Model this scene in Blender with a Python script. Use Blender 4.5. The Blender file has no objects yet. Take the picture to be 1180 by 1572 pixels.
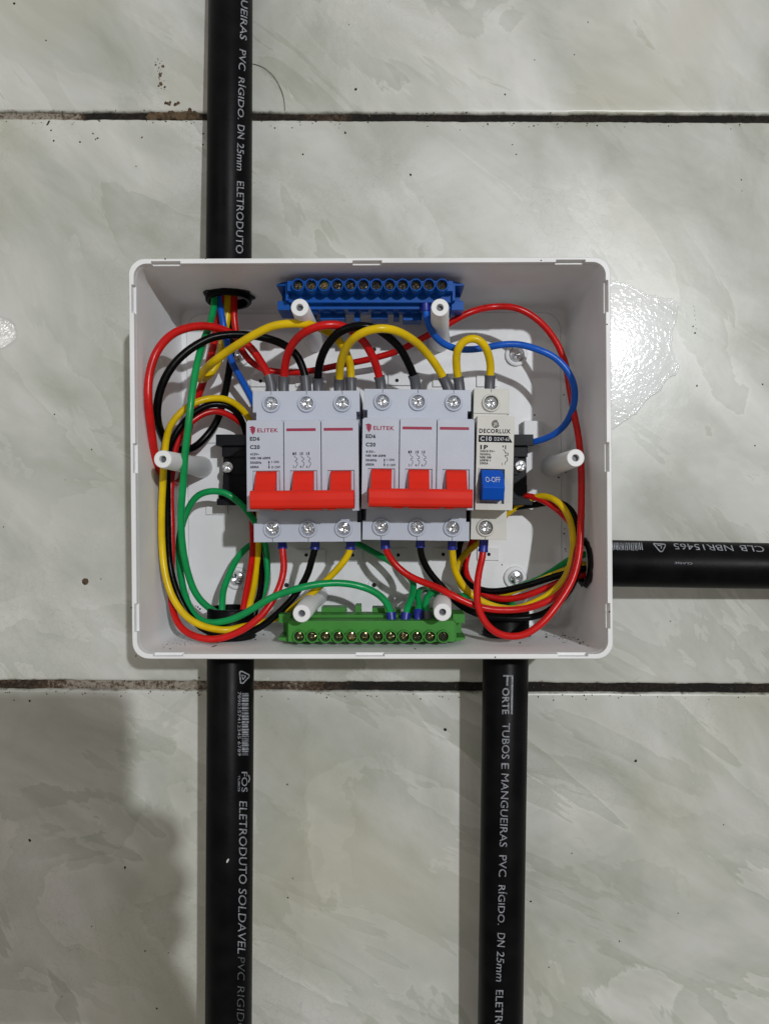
import bpy, bmesh, math, random
from mathutils import Vector, Matrix, noise
random.seed(7)
S = bpy.context.scene
C = S.collection
MM = 0.001
PI = math.pi
# ---------------------------------------------------------------- camera / light / exposure
# Everything is modelled in millimetres on a wall lying in X-Y with +Z out of it; at the end every
# top-level object is stood upright (wall vertical, facing -Y).  The camera looks straight at the wall.
CAMZ, FPX, VX, VY = 455.0, 1180.0, 600.0, 777.0
UP = Matrix.Translation((0, 0, 1.5)) @ Matrix.Rotation(PI/2, 4, 'X')
cam_d = bpy.data.cameras.new('camera'); cam = bpy.data.objects.new('camera', cam_d); C.objects.link(cam)
cam_d.sensor_fit = 'VERTICAL'; cam_d.sensor_height = 36.0
cam_d.lens = FPX/1572.0*36.0
cam_d.shift_x = -10/1572.0; cam_d.shift_y = -9/1572.0
cam_d.clip_start = 0.01; cam_d.clip_end = 20
cam.matrix_world = UP @ Matrix.Translation((0, 0, CAMZ*MM))
S.camera = cam
W = bpy.data.worlds.new('World'); S.world = W; W.use_nodes = True
wn = W.node_tree; bg = wn.nodes['Background']
tc = wn.nodes.new('ShaderNodeTexCoord'); sp = wn.nodes.new('ShaderNodeSeparateXYZ')
rp = wn.nodes.new('ShaderNodeValToRGB'); mr = wn.nodes.new('ShaderNodeMapRange')
wn.links.new(tc.outputs['Generated'], sp.inputs[0]); wn.links.new(sp.outputs['Z'], mr.inputs[0])
mr.inputs[1].default_value = -1; mr.inputs[2].default_value = 1
wn.links.new(mr.outputs[0], rp.inputs[0]); wn.links.new(rp.outputs[0], bg.inputs[0])
rp.color_ramp.elements[0].color = (0.50, 0.45, 0.37, 1); rp.color_ramp.elements[0].position = 0.1
rp.color_ramp.elements[1].color = (1.0, 0.96, 0.90, 1); rp.color_ramp.elements[1].position = 0.9
bg.inputs[1].default_value = 0.41
def lamp(name, loc, power, rad, col):
    d = bpy.data.lights.new(name, 'POINT'); d.energy = power; d.shadow_soft_size = rad; d.color = col
    o = bpy.data.objects.new(name, d); C.objects.link(o)
    o.matrix_world = UP @ Matrix.Translation(Vector(loc)*MM)
lamp('ceiling_bulb_light', (850, 640, 2670), 158, 0.028, (0.955, 0.98, 1.0))
lamp('second_room_light', (-1540, 678, 2600), 14, 0.05, (1.0, 0.97, 0.92))
S.view_settings.view_transform = 'Standard'; S.view_settings.look = 'None'
S.view_settings.exposure = 0.0; S.view_settings.gamma = 1.0; S.view_settings.use_curve_mapping = False
S.render.engine = 'CYCLES'
S.render.resolution_x = 768; S.render.resolution_y = 1024

def P(px, py, z=0.0):
    d = (CAMZ - z)/FPX
    return Vector(((px-VX)*d, (VY-py)*d, z))

# ---------------------------------------------------------------- materials
def mat(name, col, rough=0.4, metal=0.0, spec=0.5, bevel=0.0, vary=0.0, vscale=60, bump=0.0, bscale=300, coat=0.0, col2=None):
    m = bpy.data.materials.new(name); m.use_nodes = True
    nt = m.node_tree; b = nt.nodes['Principled BSDF']
    b.inputs['Base Color'].default_value = (*col, 1); b.inputs['Roughness'].default_value = rough
    b.inputs['Metallic'].default_value = metal; b.inputs['Specular IOR Level'].default_value = spec
    b.inputs['Coat Weight'].default_value = coat; b.inputs['Coat Roughness'].default_value = 0.12
    tcn = nt.nodes.new('ShaderNodeTexCoord')
    if vary or col2:
        n = nt.nodes.new('ShaderNodeTexNoise'); n.inputs['Scale'].default_value = vscale; n.inputs['Detail'].default_value = 5
        nt.links.new(tcn.outputs['Object'], n.inputs['Vector'])
        r = nt.nodes.new('ShaderNodeValToRGB')
        c2 = col2 or tuple(c*(1-vary) for c in col)
        r.color_ramp.elements[0].position = 0.35; r.color_ramp.elements[1].position = 0.62
        r.color_ramp.elements[0].color = (*c2, 1); r.color_ramp.elements[1].color = (*col, 1)
        nt.links.new(n.outputs[0], r.inputs[0]); nt.links.new(r.outputs[0], b.inputs['Base Color'])
        rr = nt.nodes.new('ShaderNodeMapRange'); rr.inputs[3].default_value = rough*1.25; rr.inputs[4].default_value = rough*0.8
        nt.links.new(n.outputs[0], rr.inputs[0]); nt.links.new(rr.outputs[0], b.inputs['Roughness'])
    last = None
    if bevel:
        bv = nt.nodes.new('ShaderNodeBevel'); bv.samples = 6; bv.inputs[0].default_value = bevel*MM; last = bv.outputs[0]
    if bump:
        n2 = nt.nodes.new('ShaderNodeTexNoise'); n2.inputs['Scale'].default_value = bscale; n2.inputs['Detail'].default_value = 3
        nt.links.new(tcn.outputs['Object'], n2.inputs['Vector'])
        bp = nt.nodes.new('ShaderNodeBump'); bp.inputs['Strength'].default_value = bump; bp.inputs['Distance'].default_value = 0.0004
        nt.links.new(n2.outputs[0], bp.inputs['Height'])
        if last: nt.links.new(last, bp.inputs['Normal'])
        last = bp.outputs[0]
    if last: nt.links.new(last, b.inputs['Normal'])
    return m
M = {}
M['box'] = mat('white_box_plastic', (0.84, 0.848, 0.86), 0.42, spec=0.35, bevel=0.5, vary=0.07, vscale=35, bump=0.12, bscale=260)
M['case'] = mat('grey_white_breaker_plastic', (0.51, 0.545, 0.635), 0.45, spec=0.35, bevel=0.5, vary=0.05, vscale=60, bump=0.2, bscale=1500)
M['cream'] = mat('cream_breaker_plastic', (0.62, 0.612, 0.572), 0.45, spec=0.35, bevel=0.35, vary=0.05, vscale=60, bump=0.2, bscale=1500)
M['redtog'] = mat('red_handle_plastic', (0.74, 0.022, 0.009), 0.5, spec=0.2, bevel=0.6, vary=0.08, bump=0.1, bscale=900)
M['bluetog'] = mat('blue_handle_plastic', (0.002, 0.085, 0.52), 0.4, spec=0.2, bevel=0.5, vary=0.08)
M['blackpl'] = mat('black_bracket_plastic', (0.004, 0.0045, 0.008), 0.45, spec=0.18, bevel=0.5, vary=0.2, bump=0.15, bscale=800)
M['pvc'] = mat('black_pvc', (0.0012, 0.0013, 0.0022), 0.4, spec=0.10, col2=(0.004, 0.004, 0.0048), vscale=70, bump=0.12, bscale=500)
M['soot'] = mat('melted_black_edge', (0.006, 0.006, 0.006), 0.7)
M['steel'] = mat('zinc_plated_steel', (0.86, 0.88, 0.92), 0.22, metal=1.0, vary=0.15, vscale=900)
M['brass'] = mat('brass_screw', (0.52, 0.42, 0.24), 0.22, metal=1.0, vary=0.5, vscale=900)
M['dark'] = mat('painted_recess_shade', (0.01, 0.01, 0.012), 0.8)  # near-black colour paints the shade inside screw wells and small holes
M['black'] = mat('black_ink', (0.006, 0.006, 0.009), 0.7, spec=0.2)
M['crimson'] = mat('crimson_ink', (0.30, 0.008, 0.05), 0.55)
M['whiteink'] = mat('white_ink', (0.55, 0.57, 0.60), 0.6)
M['lightink'] = mat('pale_printing', (0.34, 0.36, 0.40), 0.6, vary=0.55, vscale=700)
M['fadedink'] = mat('faded_printing', (0.12, 0.125, 0.14), 0.6, vary=0.7, vscale=600)
M['ferr_grey'] = mat('grey_ferrule_sleeve', (0.10, 0.103, 0.12), 0.38, vary=0.15)
M['ferr_blue'] = mat('blue_ferrule_sleeve', (0.008, 0.02, 0.28), 0.35, vary=0.1)
M['barblue'] = mat('blue_terminal_bar_plastic', (0.001, 0.085, 0.40), 0.4, spec=0.18, bevel=0.35, vary=0.15)
M['bargreen'] = mat('green_terminal_bar_plastic', (0.050, 0.255, 0.036), 0.45, spec=0.3, bevel=0.35, vary=0.15)
def wiremat(n, c): return mat(n, c, 0.27, spec=0.3 if max(c) > 0.1 else 0.15, vary=0.2, vscale=110, bump=0.35, bscale=220)
M['w_red'] = wiremat('red_wire_insulation', (0.60, 0.008, 0.007))
M['w_yel'] = wiremat('yellow_wire_insulation', (0.78, 0.53, 0.002))
M['w_blk'] = wiremat('black_wire_insulation', (0.0018, 0.0018, 0.0022))
M['w_grn'] = wiremat('green_wire_insulation', (0.004, 0.32, 0.085))
M['w_blu'] = wiremat('blue_wire_insulation', (0.010, 0.115, 0.60))
M['dirt'] = mat('dark_grit', (0.02, 0.014, 0.010), 0.9)
M['brown'] = mat('brown_mud', (0.13, 0.085, 0.045), 0.9, vary=0.6, vscale=400, bump=0.8, bscale=900)
M['chip'] = mat('pale_chip', (0.6, 0.6, 0.58), 0.7)
M['skin'] = mat('skin', (0.36, 0.20, 0.13), 0.5, vary=0.1)
M['phone'] = mat('phone_shell', (0.02, 0.02, 0.025), 0.3)

def tile_material():
    m = bpy.data.materials.new('glazed_marbled_tile'); m.use_nodes = True
    nt = m.node_tree; N = nt.nodes; L = nt.links; b = N['Principled BSDF']
    tcn = N.new('ShaderNodeTexCoord'); at = N.new('ShaderNodeAttribute'); at.attribute_name = 'tile_offset'
    cmb = N.new('ShaderNodeCombineXYZ')
    for i in (0, 2): L.new(at.outputs['Fac'], cmb.inputs[i])
    add = N.new('ShaderNodeVectorMath'); add.operation = 'ADD'
    L.new(tcn.outputs['Object'], add.inputs[0]); L.new(cmb.outputs[0], add.inputs[1])
    def ns(rot, scl, scale, detail, dist, rough=0.5):
        m1 = N.new('ShaderNodeMapping'); m1.inputs['Rotation'].default_value = (0, 0, rot)
        mp = N.new('ShaderNodeMapping'); mp.inputs['Scale'].default_value = scl
        L.new(add.outputs[0], m1.inputs[0]); L.new(m1.outputs[0], mp.inputs[0])
        n = N.new('ShaderNodeTexNoise'); n.inputs['Scale'].default_value = scale; n.inputs['Detail'].default_value = detail
        n.inputs['Distortion'].default_value = dist; n.inputs['Roughness'].default_value = rough
        L.new(mp.outputs[0], n.inputs['Vector']); return n
    def ramp(src, stops):
        r = N.new('ShaderNodeValToRGB'); e = r.color_ramp.elements
        while len(e) < len(stops): e.new(0.5)
        for k, (p, c) in enumerate(stops): e[k].position = p; e[k].color = (*c, 1)
        L.new(src, r.inputs[0]); return r.outputs[0]
    def mix(fac, a, c, mode='MIX', f=None):
        x = N.new('ShaderNodeMix'); x.data_type = 'RGBA'; x.blend_type = mode
        if fac is None: x.inputs[0].default_value = f
        else: L.new(fac, x.inputs[0])
        for s, v in ((6, a), (7, c)):
            if isinstance(v, tuple): x.inputs[s].default_value = (*v, 1)
            else: L.new(v, x.inputs[s])
        return x.outputs[2]
    cloud = ns(0.75, (0.6, 1, 1), 15, 7, 0.6, 0.6)
    base = ramp(cloud.outputs[0], [(0.28, (0.385, 0.395, 0.345)), (0.42, (0.47, 0.48, 0.44)), (0.54, (0.555, 0.56, 0.53)), (0.68, (0.635, 0.632, 0.62))])
    # marble fronts: sharp on one side, fading on the other (a saw-tooth of a stretched noise)
    def fronts(rot, scale, mult, dist, mscale, dark, edge):
        a_ = ns(rot, (0.42, 1, 1), scale, 9, dist, 0.57)
        mu = N.new('ShaderNodeMath'); mu.operation = 'MULTIPLY'; mu.inputs[1].default_value = mult; L.new(a_.outputs[0], mu.inputs[0])
        fc = N.new('ShaderNodeMath'); fc.operation = 'FRACT'; L.new(mu.outputs[0], fc.inputs[0])
        col = ramp(fc.outputs[0], [(0.0, edge), (0.10, (1.03, 1.03, 1.02)), (0.55, (1.0, 1.0, 1.0)), (0.97, dark), (1.0, edge)])
        k_ = ns(rot*0.5, (0.7, 1, 1), mscale, 3, 0.2)
        kf = ramp(k_.outputs[0], [(0.36, (0.1, 0.1, 0.1)), (0.52, (1, 1, 1))])
        return col, kf
    f1, k1 = fronts(0.8, 8.0, 5.0, 0.9, 8.5, (0.88, 0.895, 0.855), (1.10, 1.105, 1.09))
    c1 = mix(k1, base, mix(None, base, f1, 'MULTIPLY', 1.0))
    f2, k2 = fronts(0.55, 15.0, 4.0, 1.2, 9.0, (0.91, 0.92, 0.89), (1.06, 1.06, 1.05))
    c2 = mix(k2, c1, mix(None, c1, f2, 'MULTIPLY', 1.0))
    fr = cloud
    # yellowish age blotches
    yl = ns(0.2, (1, 1, 1), 5.0, 3, 0.3)
    yf = ramp(yl.outputs[0], [(0.58, (0, 0, 0)), (0.74, (0.5, 0.5, 0.5))])
    c3 = mix(yf, c2, (0.50, 0.48, 0.37))
    # hairline crazing
    vo = N.new('ShaderNodeTexVoronoi'); vo.feature = 'DISTANCE_TO_EDGE'; vo.inputs['Scale'].default_value = 230
    wv = N.new('ShaderNodeVectorMath'); wv.operation = 'ADD'
    nz = ns(0, (1, 1, 1), 60, 3, 0); L.new(add.outputs[0], wv.inputs[0])
    sc = N.new('ShaderNodeVectorMath'); sc.operation = 'SCALE'; sc.inputs['Scale'].default_value = 0.012
    L.new(nz.outputs['Color'], sc.inputs[0]); L.new(sc.outputs[0], wv.inputs[1]); L.new(wv.outputs[0], vo.inputs['Vector'])
    cr = ramp(vo.outputs['Distance'], [(0.0, (0.35, 0.35, 0.35)), (0.035, (0, 0, 0))])
    msk = ns(0, (1, 1, 1), 9, 2, 0)
    mk = ramp(msk.outputs[0], [(0.5, (0, 0, 0)), (0.62, (1, 1, 1))])
    crf = mix(None, cr, mk, 'MULTIPLY', 1.0)
    c4 = mix(crf, c3, (0.33, 0.33, 0.29))
    # fine dark pits
    vp = N.new('ShaderNodeTexVoronoi'); vp.inputs['Scale'].default_value = 95; L.new(add.outputs[0], vp.inputs['Vector'])
    pr = ramp(vp.outputs['Distance'], [(0.035, (0.8, 0.8, 0.8)), (0.06, (0, 0, 0))])
    pc = N.new('ShaderNodeSeparateColor'); L.new(vp.outputs['Color'], pc.inputs[0])
    gt = N.new('ShaderNodeMath'); gt.operation = 'GREATER_THAN'; gt.inputs[1].default_value = 0.93; L.new(pc.outputs[0], gt.inputs[0])
    pm = mix(None, pr, gt.outputs[0], 'MULTIPLY', 1.0)
    c5 = mix(pm, c4, (0.16, 0.14, 0.10))
    # dirt creeping in from the joints
    ed = N.new('ShaderNodeAttribute'); ed.attribute_name = 'edge_dirt'
    dn = ns(0, (1, 1, 1), 120, 6, 0.4, 0.7)
    ml = N.new('ShaderNodeMath'); ml.operation = 'MULTIPLY_ADD'; ml.inputs[1].default_value = 0.75
    L.new(ed.outputs['Fac'], ml.inputs[0])
    sb = N.new('ShaderNodeMath'); sb.operation = 'SUBTRACT'; sb.inputs[1].default_value = 0.62; L.new(dn.outputs[0], sb.inputs[0])
    L.new(sb.outputs[0], ml.inputs[2])
    df = ramp(ml.outputs[0], [(0.60, (0, 0, 0)), (0.78, (0.85, 0.85, 0.85))])
    c6 = mix(df, c5, (0.10, 0.075, 0.045))
    L.new(c6, b.inputs['Base Color'])
    rg = N.new('ShaderNodeMapRange'); rg.inputs[3].default_value = 0.20; rg.inputs[4].default_value = 0.42
    L.new(fr.outputs[0], rg.inputs[0]); L.new(rg.outputs[0], b.inputs['Roughness'])
    b.inputs['Specular IOR Level'].default_value = 0.4
    bn = ns(0, (1, 1, 1), 45, 4, 0.2); bp = N.new('ShaderNodeBump'); bp.inputs['Strength'].default_value = 0.25; bp.inputs['Distance'].default_value = 0.0006
    L.new(bn.outputs[0], bp.inputs['Height']); L.new(bp.outputs[0], b.inputs['Normal'])
    return m
M['tile'] = tile_material()
def grout_material():
    m = bpy.data.materials.new('dirty_grout'); m.use_nodes = True
    nt = m.node_tree; N = nt.nodes; L = nt.links; b = N['Principled BSDF']; b.inputs['Roughness'].default_value = 0.9
    tcn = N.new('ShaderNodeTexCoord')
    n1 = N.new('ShaderNodeTexNoise'); n1.inputs['Scale'].default_value = 11; n1.inputs['Detail'].default_value = 3
    n2 = N.new('ShaderNodeTexNoise'); n2.inputs['Scale'].default_value = 420; n2.inputs['Detail'].default_value = 6
    n2.inputs['Roughness'].default_value = 0.75
    for n in (n1, n2): L.new(tcn.outputs['Object'], n.inputs['Vector'])
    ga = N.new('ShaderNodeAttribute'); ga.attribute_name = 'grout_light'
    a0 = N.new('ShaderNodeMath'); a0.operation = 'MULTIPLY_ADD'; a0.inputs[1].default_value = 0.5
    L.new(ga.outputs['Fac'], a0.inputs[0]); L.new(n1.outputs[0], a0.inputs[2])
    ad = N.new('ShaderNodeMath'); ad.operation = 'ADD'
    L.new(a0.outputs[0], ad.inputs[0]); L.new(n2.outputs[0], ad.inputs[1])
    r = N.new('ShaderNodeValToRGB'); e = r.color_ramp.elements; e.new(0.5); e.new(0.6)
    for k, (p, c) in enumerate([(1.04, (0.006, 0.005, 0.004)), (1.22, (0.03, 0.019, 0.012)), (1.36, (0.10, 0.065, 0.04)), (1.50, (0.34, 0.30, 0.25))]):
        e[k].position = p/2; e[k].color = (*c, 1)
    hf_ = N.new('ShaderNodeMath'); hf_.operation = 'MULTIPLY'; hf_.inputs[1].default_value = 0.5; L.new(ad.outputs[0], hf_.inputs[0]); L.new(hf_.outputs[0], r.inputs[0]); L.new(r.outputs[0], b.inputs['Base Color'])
    bp = N.new('ShaderNodeBump'); bp.inputs['Strength'].default_value = 1.0; bp.inputs['Distance'].default_value = 0.0012
    L.new(n2.outputs[0], bp.inputs['Height']); L.new(bp.outputs[0], b.inputs['Normal'])
    return m
M['grout'] = grout_material()
def film_material():
    m = bpy.data.materials.new('clear_glue_film'); m.use_nodes = True
    nt = m.node_tree; N = nt.nodes; L = nt.links
    N.remove(N['Principled BSDF']); out = N['Material Output']
    tr = N.new('ShaderNodeBsdfTransparent'); gl = N.new('ShaderNodeBsdfGlossy'); gl.inputs['Roughness'].default_value = 0.08; gl.inputs[0].default_value = (0.6, 0.6, 0.6, 1)
    tr.inputs[0].default_value = (0.97, 0.97, 0.98, 1)
    fr = N.new('ShaderNodeFresnel'); fr.inputs[0].default_value = 1.28
    tcn = N.new('ShaderNodeTexCoord'); n = N.new('ShaderNodeTexNoise'); n.inputs['Scale'].default_value = 400; n.inputs['Detail'].default_value = 3
    n.inputs['Distortion'].default_value = 0.8
    L.new(tcn.outputs['Object'], n.inputs['Vector'])
    bp = N.new('ShaderNodeBump'); bp.inputs['Strength'].default_value = 0.6; bp.inputs['Distance'].default_value = 0.00011
    L.new(n.outputs[0], bp.inputs['Height'])
    for s in (gl, fr): L.new(bp.outputs[0], s.inputs['Normal'])
    mx = N.new('ShaderNodeMixShader'); L.new(fr.outputs[0], mx.inputs[0]); L.new(tr.outputs[0], mx.inputs[1]); L.new(gl.outputs[0], mx.inputs[2])
    L.new(mx.outputs[0], out.inputs['Surface']); return m
M['film'] = film_material()

# ---------------------------------------------------------------- object helpers
def tag(o, label=None, cat=None, group=None, kind=None):
    if label: o['label'] = label
    if cat: o['category'] = cat
    if group: o['group'] = group
    if kind: o['kind'] = kind
    return o
ORIG = {}
def wpos(o):
    return ORIG.get(o.name, Vector((0, 0, 0)))
def empty(name, loc):
    o = bpy.data.objects.new(name, None); C.objects.link(o); o.empty_display_size = 0.01
    o.location = Vector(loc)*MM; ORIG[o.name] = Vector(loc); return o
def obj(name, bm, mats, parent=None, smooth=None, origin=None):
    """bm holds millimetre coordinates in the scene; the object gets its own origin."""
    if not isinstance(mats, (list, tuple)): mats = [mats]
    vs = [v.co for v in bm.verts]
    lo = Vector((min(v[i] for v in vs) for i in range(3))); hi = Vector((max(v[i] for v in vs) for i in range(3)))
    org = Vector(origin) if origin is not None else Vector(((lo.x+hi.x)/2, (lo.y+hi.y)/2, lo.z))
    for v in bm.verts: v.co = (v.co-org)*MM
    me = bpy.data.meshes.new(name); bm.to_mesh(me); bm.free()
    for m in mats: me.materials.append(m)
    if smooth is not None:
        me.polygons.foreach_set('use_smooth', [True]*len(me.polygons))
        if smooth < 180: me.set_sharp_from_angle(angle=math.radians(smooth))
    o = bpy.data.objects.new(name, me); C.objects.link(o)
    ORIG[o.name] = org.copy()
    if parent is not None:
        o.parent = parent; o.location = (org - wpos(parent))*MM
    else: o.location = org*MM
    return o
def copy_tree(o, parent=None):
    c = o.copy(); C.objects.link(c); c.parent = parent
    for ch in list(o.children): copy_tree(ch, c)
    return c
def box(bm, x0, x1, y0, y1, z0, z1, mi=0):
    v = [bm.verts.new((x, y, z)) for z in (z0, z1) for y in (y0, y1) for x in (x0, x1)]
    for q in ((0, 2, 3, 1), (4, 5, 7, 6), (0, 1, 5, 4), (2, 6, 7, 3), (0, 4, 6, 2), (1, 3, 7, 5)):
        f = bm.faces.new([v[k] for k in q]); f.material_index = mi
def hf(bm, xs, ys, fn, z0, mi=0):
    """stepped solid: fn(xc, yc) gives each cell's height (None: no cell)"""
    H = [[fn((xs[i]+xs[i+1])/2, (ys[j]+ys[j+1])/2) for i in range(len(xs)-1)] for j in range(len(ys)-1)]
    def quad(a):
        f = bm.faces.new([bm.verts.new(p) for p in a]); f.material_index = mi
    def g(i, j):
        if 0 <= i < len(xs)-1 and 0 <= j < len(ys)-1 and H[j][i] is not None: return H[j][i]
        return z0
    for j in range(len(ys)-1):
        for i in range(len(xs)-1):
            if H[j][i] is None: continue
            h = H[j][i]; x0, x1, y0, y1 = xs[i], xs[i+1], ys[j], ys[j+1]
            quad([(x0, y0, h), (x1, y0, h), (x1, y1, h), (x0, y1, h)])
            if g(i-1, j) < h: k = g(i-1, j); quad([(x0, y0, k), (x0, y0, h), (x0, y1, h), (x0, y1, k)])
            if g(i+1, j) < h: k = g(i+1, j); quad([(x1, y0, k), (x1, y1, k), (x1, y1, h), (x1, y0, h)])
            if g(i, j-1) < h: k = g(i, j-1); quad([(x0, y0, k), (x1, y0, k), (x1, y0, h), (x0, y0, h)])
            if g(i, j+1) < h: k = g(i, j+1); quad([(x0, y1, k), (x0, y1, h), (x1, y1, h), (x1, y1, k)])
def lathe(bm, cx, cy, prof, seg=32, mi=0, close=True):
    rings = []
    for r, z in prof:
        rings.append([bm.verts.new((cx+r*math.cos(2*PI*k/seg), cy+r*math.sin(2*PI*k/seg), z)) for k in range(seg)])
    for a, b in zip(rings, rings[1:]):
        for k in range(seg):
            f = bm.faces.new([a[k], a[(k+1) % seg], b[(k+1) % seg], b[k]]); f.material_index = mi
    if close:
        f = bm.faces.new(rings[-1]); f.material_index = mi
def prism_x(bm, prof, x0, x1, mi=0):
    a = [bm.verts.new((x0, y, z)) for y, z in prof]; b = [bm.verts.new((x1, y, z)) for y, z in prof]
    n = len(prof)
    for k in range(n):
        f = bm.faces.new([a[k], a[(k+1) % n], b[(k+1) % n], b[k]]); f.material_index = mi
    bm.faces.new(a[::-1]).material_index = mi; bm.faces.new(b).material_index = mi
def spline(pts, step=1.6):
    """centripetal Catmull-Rom through the points, resampled"""
    p = [2*pts[0]-pts[1]]+pts+[2*pts[-1]-pts[-2]]
    out = []
    for i in range(1, len(p)-2):
        p0, p1, p2, p3 = p[i-1:i+3]
        t = [0]
        for a, b in ((p0, p1), (p1, p2), (p2, p3)): t.append(t[-1]+max(1e-4, (b-a).length**0.5))
        n = max(2, int((p2-p1).length/step))
        for k in range(n):
            u = t[1]+(t[2]-t[1])*k/n
            A1 = p0*((t[1]-u)/(t[1]-t[0]))+p1*((u-t[0])/(t[1]-t[0])); A2 = p1*((t[2]-u)/(t[2]-t[1]))+p2*((u-t[1])/(t[2]-t[1]))
            A3 = p2*((t[3]-u)/(t[3]-t[2]))+p3*((u-t[2])/(t[3]-t[2]))
            B1 = A1*((t[2]-u)/(t[2]-t[0]))+A2*((u-t[0])/(t[2]-t[0])); B2 = A2*((t[3]-u)/(t[3]-t[1]))+A3*((u-t[1])/(t[3]-t[1]))
            out.append(B1*((t[2]-u)/(t[2]-t[1]))+B2*((u-t[1])/(t[2]-t[1])))
    out.append(pts[-1].copy())
    for _ in range(3):
        q = out[:]
        for k in range(1, len(out)-1): q[k] = (out[k-1]+2*out[k]+out[k+1])/4
        out = q
    return out
def tube(bm, path, rad, seg=14, mi=0, caps=True):
    n = len(path); rings = []
    tan = [(path[min(k+1, n-1)]-path[max(k-1, 0)]).normalized() for k in range(n)]
    nrm = tan[0].orthogonal().normalized()
    for k in range(n):
        nrm = (nrm-tan[k]*nrm.dot(tan[k])).normalized(); bi = tan[k].cross(nrm)
        r = rad(k, n) if callable(rad) else rad
        rings.append([bm.verts.new(path[k]+(nrm*math.cos(2*PI*j/seg)+bi*math.sin(2*PI*j/seg))*r) for j in range(seg)])
    for a, b in zip(rings, rings[1:]):
        for j in range(seg):
            f = bm.faces.new([a[j], a[(j+1) % seg], b[(j+1) % seg], b[j]]); f.material_index = mi
    if caps:
        bm.faces.new(rings[0][::-1]).material_index = mi; bm.faces.new(rings[-1]).material_index = mi
def glyphs(txt, shear=0.0, bold=0.0, cuts=0, space=1.0):
    """text -> (verts in a unit box, faces)"""
    cu = bpy.data.curves.new('t', 'FONT'); cu.body = txt; cu.size = 1; cu.shear = shear; cu.offset = bold; cu.resolution_u = 3; cu.space_character = space
    ob = bpy.data.objects.new('t', cu); C.objects.link(ob)
    bpy.context.view_layer.update()
    dg = bpy.context.evaluated_depsgraph_get(); me = bpy.data.meshes.new_from_object(ob.evaluated_get(dg))
    bpy.data.objects.remove(ob); bpy.data.curves.remove(cu)
    bm = bmesh.new(); bm.from_mesh(me); bpy.data.meshes.remove(me)
    xs = [v.co.x for v in bm.verts]; ys = [v.co.y for v in bm.verts]
    x0, x1, y0, y1 = min(xs), max(xs), min(ys), max(ys)
    for v in bm.verts: v.co = Vector(((v.co.x-x0)/(x1-x0), (v.co.y-y0)/(y1-y0), 0))
    if cuts:
        bmesh.ops.triangulate(bm, faces=bm.faces)
        for k in range(1, cuts):
            bmesh.ops.bisect_plane(bm, geom=bm.verts[:]+bm.edges[:]+bm.faces[:], plane_co=(0, k/cuts, 0), plane_no=(0, 1, 0))
    bm.verts.ensure_lookup_table(); bm.verts.index_update()
    V = [v.co.copy() for v in bm.verts]; F = [[v.index for v in f.verts] for f in bm.faces]; bm.free()
    return V, F
def put2d(bm, V, F, mapper, mi=0):
    vs = [bm.verts.new(mapper(v.x, v.y)) for v in V]
    for f in F:
        if len(set(f)) > 2:
            try: bm.faces.new([vs[k] for k in f]).material_index = mi
            except ValueError: pass
def textline(bm, txt, a, b, h, proj, mi=0, shear=0.0, bold=0.0, cuts=0):
    """a, b: pixel start and end of the middle line; h: height in pixels; proj: pixel -> point on a surface"""
    V, F = glyphs(txt, shear, bold, cuts, 1.0 if cuts else 1.14)
    dx, dy = b[0]-a[0], b[1]-a[1]; l = math.hypot(dx, dy); ux, uy = dy/l, -dx/l
    def mp(u, v):
        s = (v-0.5)*h
        return proj(a[0]+dx*u+ux*s, a[1]+dy*u+uy*s)
    put2d(bm, V, F, mp, mi)
def rect2d(bm, px0, py0, px1, py1, proj, mi=0, n=1):
    for k in range(n):
        a = px0+(px1-px0)*k/n; b = px0+(px1-px0)*(k+1)/n
        bm.faces.new([bm.verts.new(proj(*q)) for q in ((a, py1), (b, py1), (b, py0), (a, py0))]).material_index = mi
def stroke(bm, pts, w, proj, mi=0):
    fine = []
    for (x0, y0), (x1, y1) in zip(pts, pts[1:]):
        n = max(1, int(max(abs(x1-x0), abs(y1-y0))/2)); fine += [(x0+(x1-x0)*k/n, y0+(y1-y0)*k/n) for k in range(n)]
    fine.append(pts[-1])
    for (x0, y0), (x1, y1) in zip(fine, fine[1:]):
        l = math.hypot(x1-x0, y1-y0) or 1; nx, ny = -(y1-y0)/l*w/2, (x1-x0)/l*w/2
        bm.faces.new([bm.verts.new(proj(*q)) for q in ((x0+nx, y0+ny), (x0-nx, y0-ny), (x1-nx, y1-ny), (x1+nx, y1+ny))]).material_index = mi

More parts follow.
